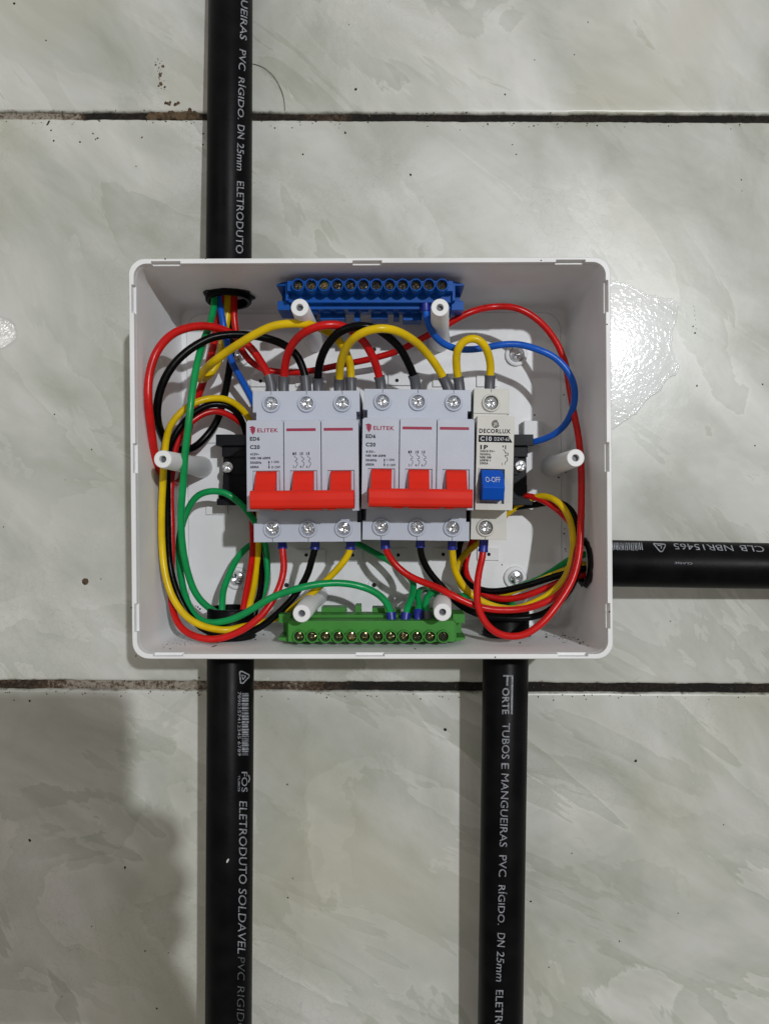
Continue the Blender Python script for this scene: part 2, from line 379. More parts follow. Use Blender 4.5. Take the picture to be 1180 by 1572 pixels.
# ---------------------------------------------------------------- the tiled wall
def tiled_wall():
    bm = bmesh.new()
    lt = bm.faces.layers.float.new('tile_offset'); le = bm.verts.layers.float.new('edge_dirt')
    rows = [(570, 903, -0.0042), (232.8, 565, -0.0042), (-104.3, 228.4, -0.0050), (-447, -109.6, -0.0058), (-785, -452, -0.0058)]
    cols = [(-868, -292), (-287, 262), (267, 845)]
    for ri, (y0, y1, sl) in enumerate(rows):
        for ci, (x0, x1) in enumerate(cols):
            off = random.uniform(0, 40); st = 2.5
            P0 = []
            n = int((x1-x0)/st); m_ = int((y1-y0)/st)
            P0 += [(x0+(x1-x0)*k/n, y0, 0, 1) for k in range(n)] + [(x1, y0+(y1-y0)*k/m_, -1, 0) for k in range(m_)]
            P0 += [(x1-(x1-x0)*k/n, y1, 0, -1) for k in range(n)] + [(x0, y1-(y1-y0)*k/m_, 1, 0) for k in range(m_)]
            rings = []
            for ins, z, d in ((0, -6, 1), (0, -1.5, 1), (0.35, -0.55, 1), (1.0, -0.12, 0.9), (2.1, 0, 0.62), (6, 0, 0.36), (16, 0, 0.0)):
                ring = []
                for x, y, nx, ny in P0:
                    j = noise.noise(Vector((x*0.35, y*0.35, off)))*0.3+noise.noise(Vector((x*0.06, y*0.06, off)))*0.4
                    j *= max(0, 1-ins/3.0)
                    xx = x+nx*j+(ins if x == x0 else (-ins if x == x1 else 0)); yy = y+ny*j+(ins if y == y0 else (-ins if y == y1 else 0))
                    xx = min(max(xx, x0+ins-1), x1-ins+1); yy = min(max(yy, y0+ins-1), y1-ins+1)
                    v = bm.verts.new((xx, yy+sl*xx, z)); v[le] = d; ring.append(v)
                rings.append(ring)
            for a, b in zip(rings, rings[1:]):
                for k in range(len(a)):
                    f = bm.faces.new([a[k], a[(k+1) % len(a)], b[(k+1) % len(a)], b[k]]); f[lt] = off; f.smooth = True
            f = bm.faces.new([bm.verts.new((a, b+sl*a, 0)) for a, b in ((x0+16, y0+16), (x1-16, y0+16), (x1-16, y1-16), (x0+16, y1-16))]); f[lt] = off
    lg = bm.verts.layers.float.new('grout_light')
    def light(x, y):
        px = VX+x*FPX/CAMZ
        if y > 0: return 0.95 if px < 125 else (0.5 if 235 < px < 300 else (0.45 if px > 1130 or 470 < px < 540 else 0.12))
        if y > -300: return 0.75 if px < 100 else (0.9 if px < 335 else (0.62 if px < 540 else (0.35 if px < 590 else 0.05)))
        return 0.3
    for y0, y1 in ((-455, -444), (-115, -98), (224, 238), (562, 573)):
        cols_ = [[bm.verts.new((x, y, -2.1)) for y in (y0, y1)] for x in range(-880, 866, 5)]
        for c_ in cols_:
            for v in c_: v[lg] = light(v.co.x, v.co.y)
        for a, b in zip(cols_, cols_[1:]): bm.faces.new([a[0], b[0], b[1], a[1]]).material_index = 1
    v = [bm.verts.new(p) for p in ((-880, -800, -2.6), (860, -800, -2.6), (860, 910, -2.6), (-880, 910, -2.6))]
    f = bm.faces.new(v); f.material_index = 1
    o = obj('tiled_wall', bm, [M['tile'], M['grout']], origin=(0, 0, 0))
    tag(o, 'pale green marbled ceramic tiled wall with dirty dark joints', 'wall', kind='structure')
tiled_wall()

# ---------------------------------------------------------------- the box
BZ = 83.0
CORN = [(-127.0, 119.8), (106.2, 120.7), (107.4, -74.1), (-125.2, -74.1)]   # TL TR BR BL at the rim
nm = lambda a: (a-VX)*(CAMZ-BZ)/FPX
ny_ = lambda a: (VY-a)*(CAMZ-BZ)/FPX
NOTCH = [[(nm(232), nm(277)), (nm(541), nm(586)), (nm(853), nm(898))],
         [(ny_(430), ny_(479)), (ny_(679), ny_(724)), (ny_(926), ny_(965))],
         [(nm(902), nm(856)), (nm(590), nm(546)), (nm(281), nm(235))],
         [(ny_(970), ny_(927)), (ny_(726), ny_(681)), (ny_(480), ny_(437))]]
def boxloop(ins, r, off=0.0):
    c = [Vector(q) for q in CORN]; cen = sum(c, Vector((0, 0)))/4
    E = []
    for k in range(4):
        a, b = c[k], c[(k+1) % 4]; d = (b-a).normalized(); n = Vector((d.y, -d.x))
        if n.dot(cen-a) < 0: n = -n
        E.append((a+n*ins, d, n))
    def isect(e, f):
        (p, d, _), (q, g, _) = e, f
        t = ((q-p).x*g.y-(q-p).y*g.x)/(d.x*g.y-d.y*g.x); return p+d*t
    cs = [isect(E[k-1], E[k]) for k in range(4)]
    out = []
    for k in range(4):
        p, d, n = E[k]; pd, pn = E[k-1][1], E[k-1][2]
        cc = cs[k]+n*r+pn*r
        a0 = math.atan2(-pn.y, -pn.x); a1 = math.atan2(-n.y, -n.x)
        while a1 > a0: a1 -= 2*PI
        if a0-a1 > PI: a1 += 2*PI
        for s in range(9):
            t = a0+(a1-a0)*s/8; out.append(cc+Vector((math.cos(t), math.sin(t)))*r)
        ax = 0 if k % 2 == 0 else 1
        tl = (cs[k]-p).dot(d)+r; th = (cs[(k+1) % 4]-p).dot(d)-r
        for s, e in NOTCH[k]:
            for val, of in ((s, 0), (s, off), (e, off), (e, 0)):
                t = min(max((val-p[ax])/d[ax], tl), th); out.append(p+d*t-n*of)
    return out
box_root = empty('distribution_box', (-9.5, 23, 0))
tag(box_root, 'open white plastic electrical distribution box on the tiled wall', 'distribution box')
def build_body():
    bm = bmesh.new()
    L = [(boxloop(0, 8), 0.4), (boxloop(0, 8), BZ-0.5), (boxloop(0.35, 7.6), BZ), (boxloop(2.5, 6.2, 1.15), BZ), (boxloop(2.6, 6.2, 1.15), BZ-3.2),
         (boxloop(2.7, 6.2), BZ-3.2), (boxloop(3.3, 6.2), 8.0), (boxloop(4.6, 6), 5.2), (boxloop(7.2, 10), 5.2), (boxloop(7.9, 10), 6.4)]
    rings = [[bm.verts.new((p.x, p.y, z)) for p in lp] for lp, z in L]
    for a, b in zip(rings, rings[1:]):
        n = len(a)
        for k in range(n):
            try: bm.faces.new([a[k], b[k], b[(k+1) % n], a[(k+1) % n]])
            except ValueError: pass
    bmesh.ops.remove_doubles(bm, verts=bm.verts, dist=0.001)
    be = [e for e in bm.edges if e.is_boundary and all(abs(v.co.z-6.4) < 0.01 for v in e.verts)]
    bmesh.ops.contextual_create(bm, geom=be)
    bmesh.ops.triangulate(bm, faces=[f for f in bm.faces if len(f.verts) > 8])
    bmesh.ops.recalc_face_normals(bm, faces=bm.faces)
    return obj('body', bm, M['box'], box_root, smooth=35)
build_body()
FL = 6.4
POSTS = [(460, 472), (675, 472), (250, 705), (883, 703), (463, 942), (679, 940)]
for px, py in POSTS:
    q = P(px, py, BZ); bm = bmesh.new(); lean = 4.6 if px > 600 else 0.0
    lathe(bm, q.x, q.y, [(6.4, FL), (5.2, 30), (4.35, BZ-0.5), (4.1, BZ), (1.75, BZ), (1.6, BZ-3)], 36, close=False)
    lathe(bm, q.x, q.y, [(1.62, BZ-2.9), (0.01, BZ-2.9)], 24, mi=1)
    for v in bm.verts: v.co.x += lean*(BZ-v.co.z)/(BZ-FL)
    obj('screw_post', bm, [M['box'], M['ferr_grey']], box_root, smooth=40)
def screw_bm(cx, cy, z, r, slot=0.17, depth=0.22, cross=True, serr=True, rot=0.0, reach=0.66):
    bm = bmesh.new(); nr, nt_ = 12, 64; rings = []
    for i in range(1, nr+1):
        rr = r*i/nr; ring = []
        for j in range(nt_):
            t = 2*PI*j/nt_; u, v = rr*math.cos(t), rr*math.sin(t)
            h = r*0.16*(1-(rr/r)**2)
            if cross and rr < r*reach:
                a = min(abs(u), abs(v))/(r*slot)
                if a < 1: h -= r*depth*(1.3-rr/(r*reach))
            if serr and r*0.45 < rr < r*0.95:
                h += r*0.055*math.cos(12*t)+r*0.03*math.cos(7*t+1)
            if i == nr: h = -r*0.1
            ring.append(bm.verts.new((cx+rr*math.cos(t+rot), cy+rr*math.sin(t+rot), z+h)))
        rings.append(ring)
    c = bm.verts.new((cx, cy, z-r*depth))
    for j in range(nt_): bm.faces.new([c, rings[0][j], rings[0][(j+1) % nt_]])
    for a, b in zip(rings, rings[1:]):
        for j in range(nt_): bm.faces.new([a[j], b[j], b[(j+1) % nt_], a[(j+1) % nt_]])
    lathe(bm, cx, cy, [(r, z-r*0.1), (r, z-r*0.6)], nt_, close=False)
    return bm
for px, py in ((793, 544), (791, 887), (363, 888), (367, 544)):
    q = P(px, py, 9); bm = bmesh.new()
    lathe(bm, q.x, q.y, [(6.6, FL-0.1), (6.4, 8.2), (5.9, 8.5), (4.5, 8.5), (4.3, 7.0), (4.2, 7.0)], 40)
    b_ = obj('screw_boss', bm, M['box'], box_root, smooth=40)
    obj('screw', screw_bm(q.x, q.y, 8.6, 3.9, slot=0.15, depth=0.35, serr=False, rot=0.3, reach=0.72), M['steel'], b_, smooth=30)
def tab(x0, y0, x1, y1, dot=None, h=1.3):
    a, b = P(x0, y1, FL), P(x1, y0, FL); bm = bmesh.new()
    box(bm, a.x, b.x, a.y, b.y, FL-0.5, FL+h)
    if dot:
        d = P(dot[0], dot[1], FL+h); lathe(bm, d.x, d.y, [(1.05, FL+h+0.04), (0.9, FL+h+0.05)], 16, mi=1)
    obj('knockout_tab', bm, [M['box'], M['dark']], box_root)
for a in ((455, 843, 500, 862, (470, 852)), (526, 842, 556, 861, (541, 852)), (597, 841, 625, 860, (611, 852)), (664, 841, 700, 860, (680, 851)),
          (732, 841, 765, 860, (750, 851)), (385, 575, 425, 594, (400, 585)), (454, 575, 478, 594), (596, 574, 640, 592, (609, 584)),
          (731, 575, 762, 594), (664, 574, 690, 594), (317, 771, 350, 790), (318, 668, 340, 680)):
    tab(*a)
tab(801, 648, 828, 684, h=7)
tab(806, 752, 824, 772, h=4)
for px, py in ((574, 537), (574, 898), (440, 898)):
    q = P(px, py, FL); bm = bmesh.new()
    lathe(bm, q.x, q.y, [(3.6, FL), (3.4, FL+0.9), (3.0, FL+0.9)], 24)
    lathe(bm, q.x, q.y, [(1.3, FL+0.94), (1.2, FL+0.95)], 16, mi=1)
    obj('moulded_hole', bm, [M['box'], M['dark']], box_root, smooth=40)
bm = bmesh.new(); box(bm, -90, 70, 3, 38, 12, 19); obj('mounting_rail', bm, M['steel'], box_root)
def bracket(x0, x1, side, sx, sy):
    # x0 outer, x1 inner (behind the breakers)
    bm = bmesh.new()
    lo, hi = min(x0, x1), max(x0, x1); s = 1 if side == 'l' else -1
    e = x0+s*2.6
    xs = sorted([x0, e, x0+s*7.5, x0+s*13, x1]); ys = [0.5, 4.2, 6.5, 12, 17.5, 23, 27.5, 33.5, 39.6]
    def f(x, y):
        outer = (x < e) if side == 'l' else (x > e)
        if y > 33.5: return 30.5
        if y < 4.2: return 28
        if outer: return 23.0 if (y < 6.5) else (10.0 if side == 'l' and 17.5 > y > 12 else (None if y > 12 or y < 12 else 20))
        if abs(x-(x0+s*5)) < 3.2 and 17.5 < y < 27.5: return 23.5
        if 12 < y < 17.5: return 24.5
        return 27.0 if y > 27.5 else 25.5
    hf(bm, xs, ys, f, 8.0)
    b = obj('rail_bracket', bm, M['blackpl'], box_root)
    q = P(sx, sy, 27); obj('screw', screw_bm(q.x, q.y, 26.5, 3.2, rot=0.7, serr=False, reach=0.8), M['steel'], b, smooth=30)
bracket(-96.6, -66, 'l', 349, 717)
bracket(78.5, 55, 'r', 799, 715)
bm = bmesh.new(); lathe(bm, P(450, 398, 0).x*0+nm(450), ny_(399.5), [(0.9, BZ+0.02), (0.7, BZ+0.12), (0.01, BZ+0.12)], 14)
obj('rim_dimple', bm, M['box'], box_root)

# ---------------------------------------------------------------- conduits
def ray_cyl(px, py, a, d, r):
    o = Vector((0, 0, CAMZ)); w = (P(px, py, 0)-o).normalized()
    w2 = w-d*w.dot(d); q = (o-a)-d*(o-a).dot(d)
    A, B, Cc = w2.dot(w2), 2*w2.dot(q), q.dot(q)-r*r
    D = B*B-4*A*Cc
    if D < 0: return o+w*(-B/(2*A))
    return o+w*((-B-math.sqrt(D))/(2*A))
R_P = 12.5
def conduit(p1, p2, cut, axis, far, label):
    """p1 near the box, p2 far away; runs to coordinate `cut` on `axis` inside the box"""
    a, b = P(*p1), P(*p2); d = (b-a).normalized()
    s = a+d*((cut-a[axis])/d[axis]); e = a+d*far
    bm = bmesh.new()
    n = 40; rings = []
    u = d.cross(Vector((0, 0, 1))).normalized(); w = d.cross(u)
    for (pt, r) in ((s, 10.4), (s, 12.0), (s+d*0.7, R_P), (s+(e-s)*0.5, R_P), (e, R_P), (e, 10.4), (s+d*14, 10.4), (s, 10.4)):
        rings.append([bm.verts.new(pt+(u*math.cos(2*PI*k/n)+w*math.sin(2*PI*k/n))*r) for k in range(n)])
    for x, y in zip(rings, rings[1:]):
        for k in range(n): bm.faces.new([x[k], y[k], y[(k+1) % n], x[(k+1) % n]])
    bmesh.ops.recalc_face_normals(bm, faces=bm.faces)
    o = obj('conduit_pipe', bm, M['pvc'], smooth=40)
    tag(o, label, 'conduit', 'black conduits entering the box')
    return o, a, d, s
def burr(o, a, d, axis, val, name='melted_edge', sgn=-1):
    c = a+d*((val-a[axis])/d[axis]); bm = bmesh.new(); n = 56
    u = d.cross(Vector((0, 0, 1))).normalized(); w = d.cross(u)
    A, B, A2 = [], [], []
    for k in range(n):
        t = 2*PI*k/n; r = 13.5+2.6*noise.noise(Vector((math.cos(t)*2.4, math.sin(t)*2.4, val)))+random.uniform(-0.35, 0.6)
        dr = u*math.cos(t)+w*math.sin(t)
        A.append(bm.verts.new(c+dr*12.3)); B.append(bm.verts.new(c+dr*r-d*0.15)); A2.append(bm.verts.new(c+dr*(12.6)-d*1.0))
    for k in range(n):
        bm.faces.new([A2[k], A2[(k+1) % n], B[(k+1) % n], B[k]]); bm.faces.new([A[k], A[(k+1) % n], A2[(k+1) % n], A2[k]])
    obj(name, bm, M['soot'], o)
cT, aT, dT, sT = conduit((351.5, 392, 28), (354, 0, 13.2), 112.5, 1, 330, 'black conduit rising from the top edge of the white box')
cL, aL, dL, sL = conduit((354, 1020, 40), (351, 1572, 37), -54.5, 1, 420, 'black conduit with a barcode running down from the box, bottom left')
cR, aR, dR, sR = conduit((775.5, 1020, 31), (767.5, 1572, 26), -56, 1, 420, 'black conduit running down from the lower right of the box')
cS, aS, dS, sS = conduit((950, 865, 43), (1180, 869, 37), 101.5, 0, 330, 'black horizontal conduit leaving the right side of the box')
burr(cT, aT, dT, 1, 116.3); burr(cS, aS, dS, 0, 103.2); burr(cL, aL, dL, 1, -70.2); burr(cR, aR, dR, 1, -70.2)
def ink(o, a, d, items, m=None, name='printed_lettering'):
    bm = bmesh.new(); pr = lambda x, y: ray_cyl(x, y, a, d, R_P+0.06)
    for it in items:
        if it[0] == 't': _, txt, p, q, h, sh, bo = it; textline(bm, txt, p, q, h, pr, 0, sh, bo, 8)
        elif it[0] == 's': stroke(bm, it[1], it[2], pr)
        elif it[0] == 'r': rect2d(bm, *it[1], pr, n=4)
    if len(bm.verts): obj(name, bm, m or M['lightink'], o)
    else: bm.free()
ink(cT, aT, dT, [('t', 'GUEIRAS', (376, -14), (373.5, 62), 10.5, 0.25, 0.005), ('t', 'PVC', (372.8, 75), (371.5, 109), 10.5, 0.25, 0.005),
    ('t', 'R\u00cdGIDO.', (372.2, 118), (370.8, 183), 11.5, 0.2, 0.005), ('t', 'DN', (370.2, 191), (370, 214), 10.5, 0.2, 0.005),
    ('t', '25mm', (369.6, 219), (368.6, 262), 10.5, 0.2, 0.005), ('t', 'ELETRODUTO', (369.4, 278), (367.6, 389), 11, 0.1, 0.0)])
bars = []
rb = random.Random(3)
y = 1064
while y < 1159:
    w_ = rb.choice((0.9, 1.3, 2.0, 3.0)); bars.append(('r', (371.5, y, 381.5+rb.uniform(-0.4, 0.6), min(y+w_, 1160)))); y += w_+rb.choice((0.9, 1.2, 1.6))
tri = lambda cx, cy, s, rot: [('s', [(cx+s*math.cos(rot+k*2*PI/3+o_), cy+s*math.sin(rot+k*2*PI/3+o_)) for o_ in (0.22, 0.75, 1.3, 1.85)], 1.5) for k in range(3)]
ink(cL, aL, dL, bars+[('t', '7898357412345 6789', (367.5, 1062), (367.5, 1160), 4.5, 0, 0)] 
    + [('s', [(368, 1031.5), (371, 1030.5), (382.5, 1036), (382.5, 1039), (373, 1049), (369.5, 1048.5), (368, 1031.5)], 2.0), ('s', [(371.5, 1036), (377.5, 1038), (373, 1043.5), (371.5, 1036)], 1.3)]
    + [('t', 'FOS', (375.5, 1185), (375.5, 1216), 9, 0, 0), ('t', 'TUBOS', (367, 1190), (367, 1215), 3.2, 0, 0), ('s', [(382, 1190), (383.5, 1196), (381.5, 1201)], 1.6),
       ('t', 'ELETRODUTO', (373.4, 1230), (372.8, 1357), 12, 0.05, 0.0), ('t', 'SOLDAVEL', (372.6, 1364), (370.8, 1464), 12, 0.1, -0.004)], name='printed_lettering')
ink(cL, aL, dL, [('t', 'PVC', (370.6, 1469), (370, 1505), 11, 0.1, -0.01), ('t', 'RIGIDO', (370, 1514), (369, 1586), 11, 0.1, -0.012)], M['fadedink'], 'faded_lettering')
q = ray_cyl(349, 1321, aL, dL, R_P+0.1); bm = bmesh.new()
bm.faces.new([bm.verts.new(ray_cyl(x, yy, aL, dL, R_P+0.1)) for x, yy in ((347.5, 1325), (348, 1321), (350.5, 1318), (352, 1319), (350, 1323.5))])
obj('paint_chip', bm, M['chip'], cL)
ink(cR, aR, dR, [('s', [(772, 1037.5), (787, 1037.5)], 2.4), ('s', [(786, 1037), (785, 1096.5)], 2.6), ('s', [(778.5, 1038), (778, 1053)], 2.6), ('t', 'ORTE', (776, 1056), (775.6, 1096.5), 11, 0, 0.02),
    ('t', 'TUBOS', (776.4, 1110), (775.4, 1165), 11.5, 0, 0.0), ('t', 'E', (775, 1171.5), (774.8, 1180.5), 11.5, 0, 0.008), ('t', 'MANGUEIRAS', (775, 1187.5), (772, 1300), 11.5, 0.05, 0.0),
    ('t', 'PVC', (771.6, 1313), (770.8, 1346), 11.5, 0, 0.0), ('t', 'R\u00cdGIDO.', (771.3, 1359), (770, 1420), 13, 0.02, 0.002), ('t', 'DN', (769, 1432), (768.4, 1454), 11.5, 0.1, 0.0),
    ('t', '25mm', (768, 1460), (766.5, 1507), 11.5, 0.15, 0.0), ('t', 'ELETRODU', (766.4, 1520), (764, 1612), 11.5, 0.0, 0.0)])
sb = []; x = 939
while x < 986:
    w_ = rb.choice((0.8, 1.2, 1.6)); sb.append(('s', [(x, 833), (x+1.5, 845+rb.uniform(-1.5, 0.5))], w_)); x += w_+rb.choice((0.9, 1.3, 1.7))
ink(cS, aS, dS, sb+[('t', 'CLB', (1172, 843), (1134, 841), 9, -0.25, 0.0), ('t', 'NBR15465', (1126, 841.5), (1033, 838.5), 9, -0.25, 0.0),
    ('t', 'CLASSE', (1062, 865), (1035, 864), 3, 0, 0)] + [('s', [(1002, 834.5), (1020, 835.5), (1020.5, 838), (1016, 846.5), (1012.5, 846.5), (1002, 834.5)], 1.7), ('s', [(1008, 837), (1015, 838), (1014, 842)], 1.3)])

# ---------------------------------------------------------------- circuit breakers
SH, NS = 66.0, 84.0      # terminal shoulder height and nose height above the wall
def collar(bm, cx, cy, z, ro=4.45, ri=3.45, h=1.0, dark=1):
    h *= 1.35
    lathe(bm, cx, cy, [(ro+0.1, z-0.05), (ro, z+h*0.8), (ro-0.3, z+h), (ri, z+h), (ri-0.1, z+0.06)], 36, close=False)
    lathe(bm, cx, cy, [(ri+0.05, z+0.05), (0.01, z+0.05)], 36, mi=dark)  # flat disc on the shoulder, coloured like a shaded well; nothing is cut
def sp_proj(z): return lambda x, y: P(x, y, z)
def marking(root, mats, fn, name='printed_marking'):
    bm = bmesh.new(); fn(bm); return obj(name, bm, mats, root)
def breaker3():
    X0 = -69.6; yN1, yN0 = 41.6, -2.4; yS1, yS0 = 58.3, -18.1
    root = empty('three_pole_breaker', (X0+27, 20, 19))
    scr_t = [P(x, 619.5, SH) for x in (417, 471.2, 526)]; scr_b = [P(x, 812, SH) for x in (417.5, 472.3, 526.5)]
    bm = bmesh.new()
    xs = [X0, X0+0.6, X0+1.7]; win = []
    for k in range(3):
        m0 = X0+18*k; xs += [m0+2.9, m0+15.9, m0+17.2, m0+17.75, m0+18.15, m0+18.7]; win.append((m0+2.9, m0+15.9))
    for q in scr_t+scr_b: xs += [q.x-0.12, q.x+0.12]
    XE = X0+54; xs = [x for x in xs if x < XE-0.1]+[XE-1.7, XE-0.6, XE]; xs = sorted(set(round(x, 3) for x in xs))
    ys = sorted([yS0, -14.8, -8.4, yN0, 0.6, 17.2, yN1-0.55, yN1, 47.6, 56.5, yS1])
    def f(x, y):
        edge = x < X0+1.7 or x > XE-1.7
        if y > yN1 or y < yN0:
            if edge and (yN1 < y < 47.6 or -8.4 < y < yN0): return 52.0
            if (y > 56.5 and any(abs(x-q.x) < 0.12 for q in scr_t)) or (y < -14.8 and any(abs(x-q.x) < 0.12 for q in scr_b)): return SH-1.0
            return SH
        for k in (1, 2):
            if abs(x-(X0+18*k-0.05)) < 0.2: return NS-2.2
            if abs(x-(X0+18*k-0.05)) < 0.75 and y > yN1-0.55: return SH+3
        if (x < X0+0.6 or x > XE-0.6) and y > yN1-0.55: return SH+3
        if 0.6 < y < 17.2 and any(a < x < b for a, b in win): return NS-1.0
        return NS
    hf(bm, xs, ys, f, 19)
    for q in scr_t+scr_b: collar(bm, q.x, q.y, SH)
    obj('casing', bm, [M['case'], M['dark']], root)
    for q in scr_t+scr_b:
        obj('terminal_screw', screw_bm(q.x, q.y, SH+0.35, 3.42, slot=0.15, rot=random.uniform(0, 1.5)), M['steel'], root, smooth=25)
    bm = bmesh.new()
    for k in range(3):
        a = X0+18*k+4.6
        prism_x(bm, [(17.0, 76), (16.9, 83.5), (15.5, 85.6), (11.0, 88.0), (7.2, 91.5), (6.0, 92), (4, 76)], a, a+9.8)
    prism_x(bm, [(6.6, 86), (7.3, 90), (7.4, 96.2), (7.0, 97.4), (6.0, 98.0), (3, 98.3), (0.2, 98.0), (-0.9, 97.4), (-1.4, 96), (-1.2, 88), (1, 86)], -65.7, -17.4)
    box(bm, -55, -49.5, -1.85, 0, 90, 95.5); box(bm, -47, -32.5, -1.9, 0, 90, 95.5); box(bm, -30, -26, -1.85, 0, 90, 95.5)
    obj('toggle_handle', bm, M['redtog'], root)
    z = NS+0.04; pr = sp_proj(z)
    def blackink(bm):
        T = lambda s, x0, x1, y, h, bo=0.0: textline(bm, s, (x0, y), (x1, y), h, pr, 0, 0, bo)
        T('ED6', 384, 399, 673, 6.2, 0.04); T('C20', 384, 399, 685.8, 6.2, 0.04)
        T('415V~', 384.3, 398.5, 696.8, 4.2, 0.04); T('NBR NM 60898', 384.3, 415, 702.8, 4.0, 0.035); T('50/60Hz', 384.3, 401.5, 709.6, 4.2, 0.04); T('6000A', 384.3, 397.5, 716.4, 4.2, 0.04)
        T('I ON', 417, 428, 708.8, 3.8, 0.03); T('O OFF', 416.5, 430, 717, 3.8, 0.03)
        stroke(bm, [(413, 708), (413, 718)], 0.9, pr)
        for y0, y1 in ((706.5, 710), (719.5, 716)): bm.faces.new([bm.verts.new(pr(*q)) for q in ((413, y0), (411.4, y1), (414.6, y1))])
        for k, x in enumerate((453, 463.3, 473.3)):
            T('135'[k], x-3.6, x-1.2, 696.5, 4, 0.01); T('246'[k], x-3.4, x-0.8, 716.5, 3.8, 0.01)
            stroke(bm, [(x+0.8, 694), (x+0.8, 698.5)], 1.6, pr)
            stroke(bm, [(x-1.5, 699.5), (x+0.8, 702.5), (x+3, 703.5), (x+3, 706), (x+0.5, 706.6), (x+0.5, 708.5), (x+3.2, 710), (x+3.6, 713), (x+2, 715.5), (x+0.6, 718.5)], 0.75, pr)
        T('.', 434.4, 435.2, 698, 0.9)
    marking(root, M['black'], blackink)
    def redink(bm):
        textline(bm, 'ELITEK', (395.3, 660.2), (427.5, 660.2), 6.2, pr, 0, 0, 0.03)
        bm.faces.new([bm.verts.new(pr(*q)) for q in ((388, 653.3), (392.5, 655.5), (392, 662), (388.5, 667), (386, 663), (386, 661.8), (383.5, 661), (385.6, 660.6), (385.6, 659.4), (382.9, 658.4), (385.6, 658), (385.4, 656.9), (382.5, 655.5))])
        rect2d(bm, 440, 657.4, 485, 661.8, pr); rect2d(bm, 497.2, 657.2, 542, 661.6, pr)
    marking(root, M['crimson'], redink, 'crimson_marking')
    return root
b1 = breaker3()
G_BR = 'three pole breakers on the rail'
tag(b1, 'grey three pole breaker with red handle, the left one beside the black bracket', 'circuit breaker', G_BR)
b2 = copy_tree(b1); b2.location += Vector((55.6, 0.75, 0))*MM
tag(b2, 'grey three pole breaker with red handle, between its twin and the cream breaker', 'circuit breaker', G_BR)
b1.rotation_euler.z = math.radians(0.45); b2.rotation_euler.z = math.radians(-0.75)
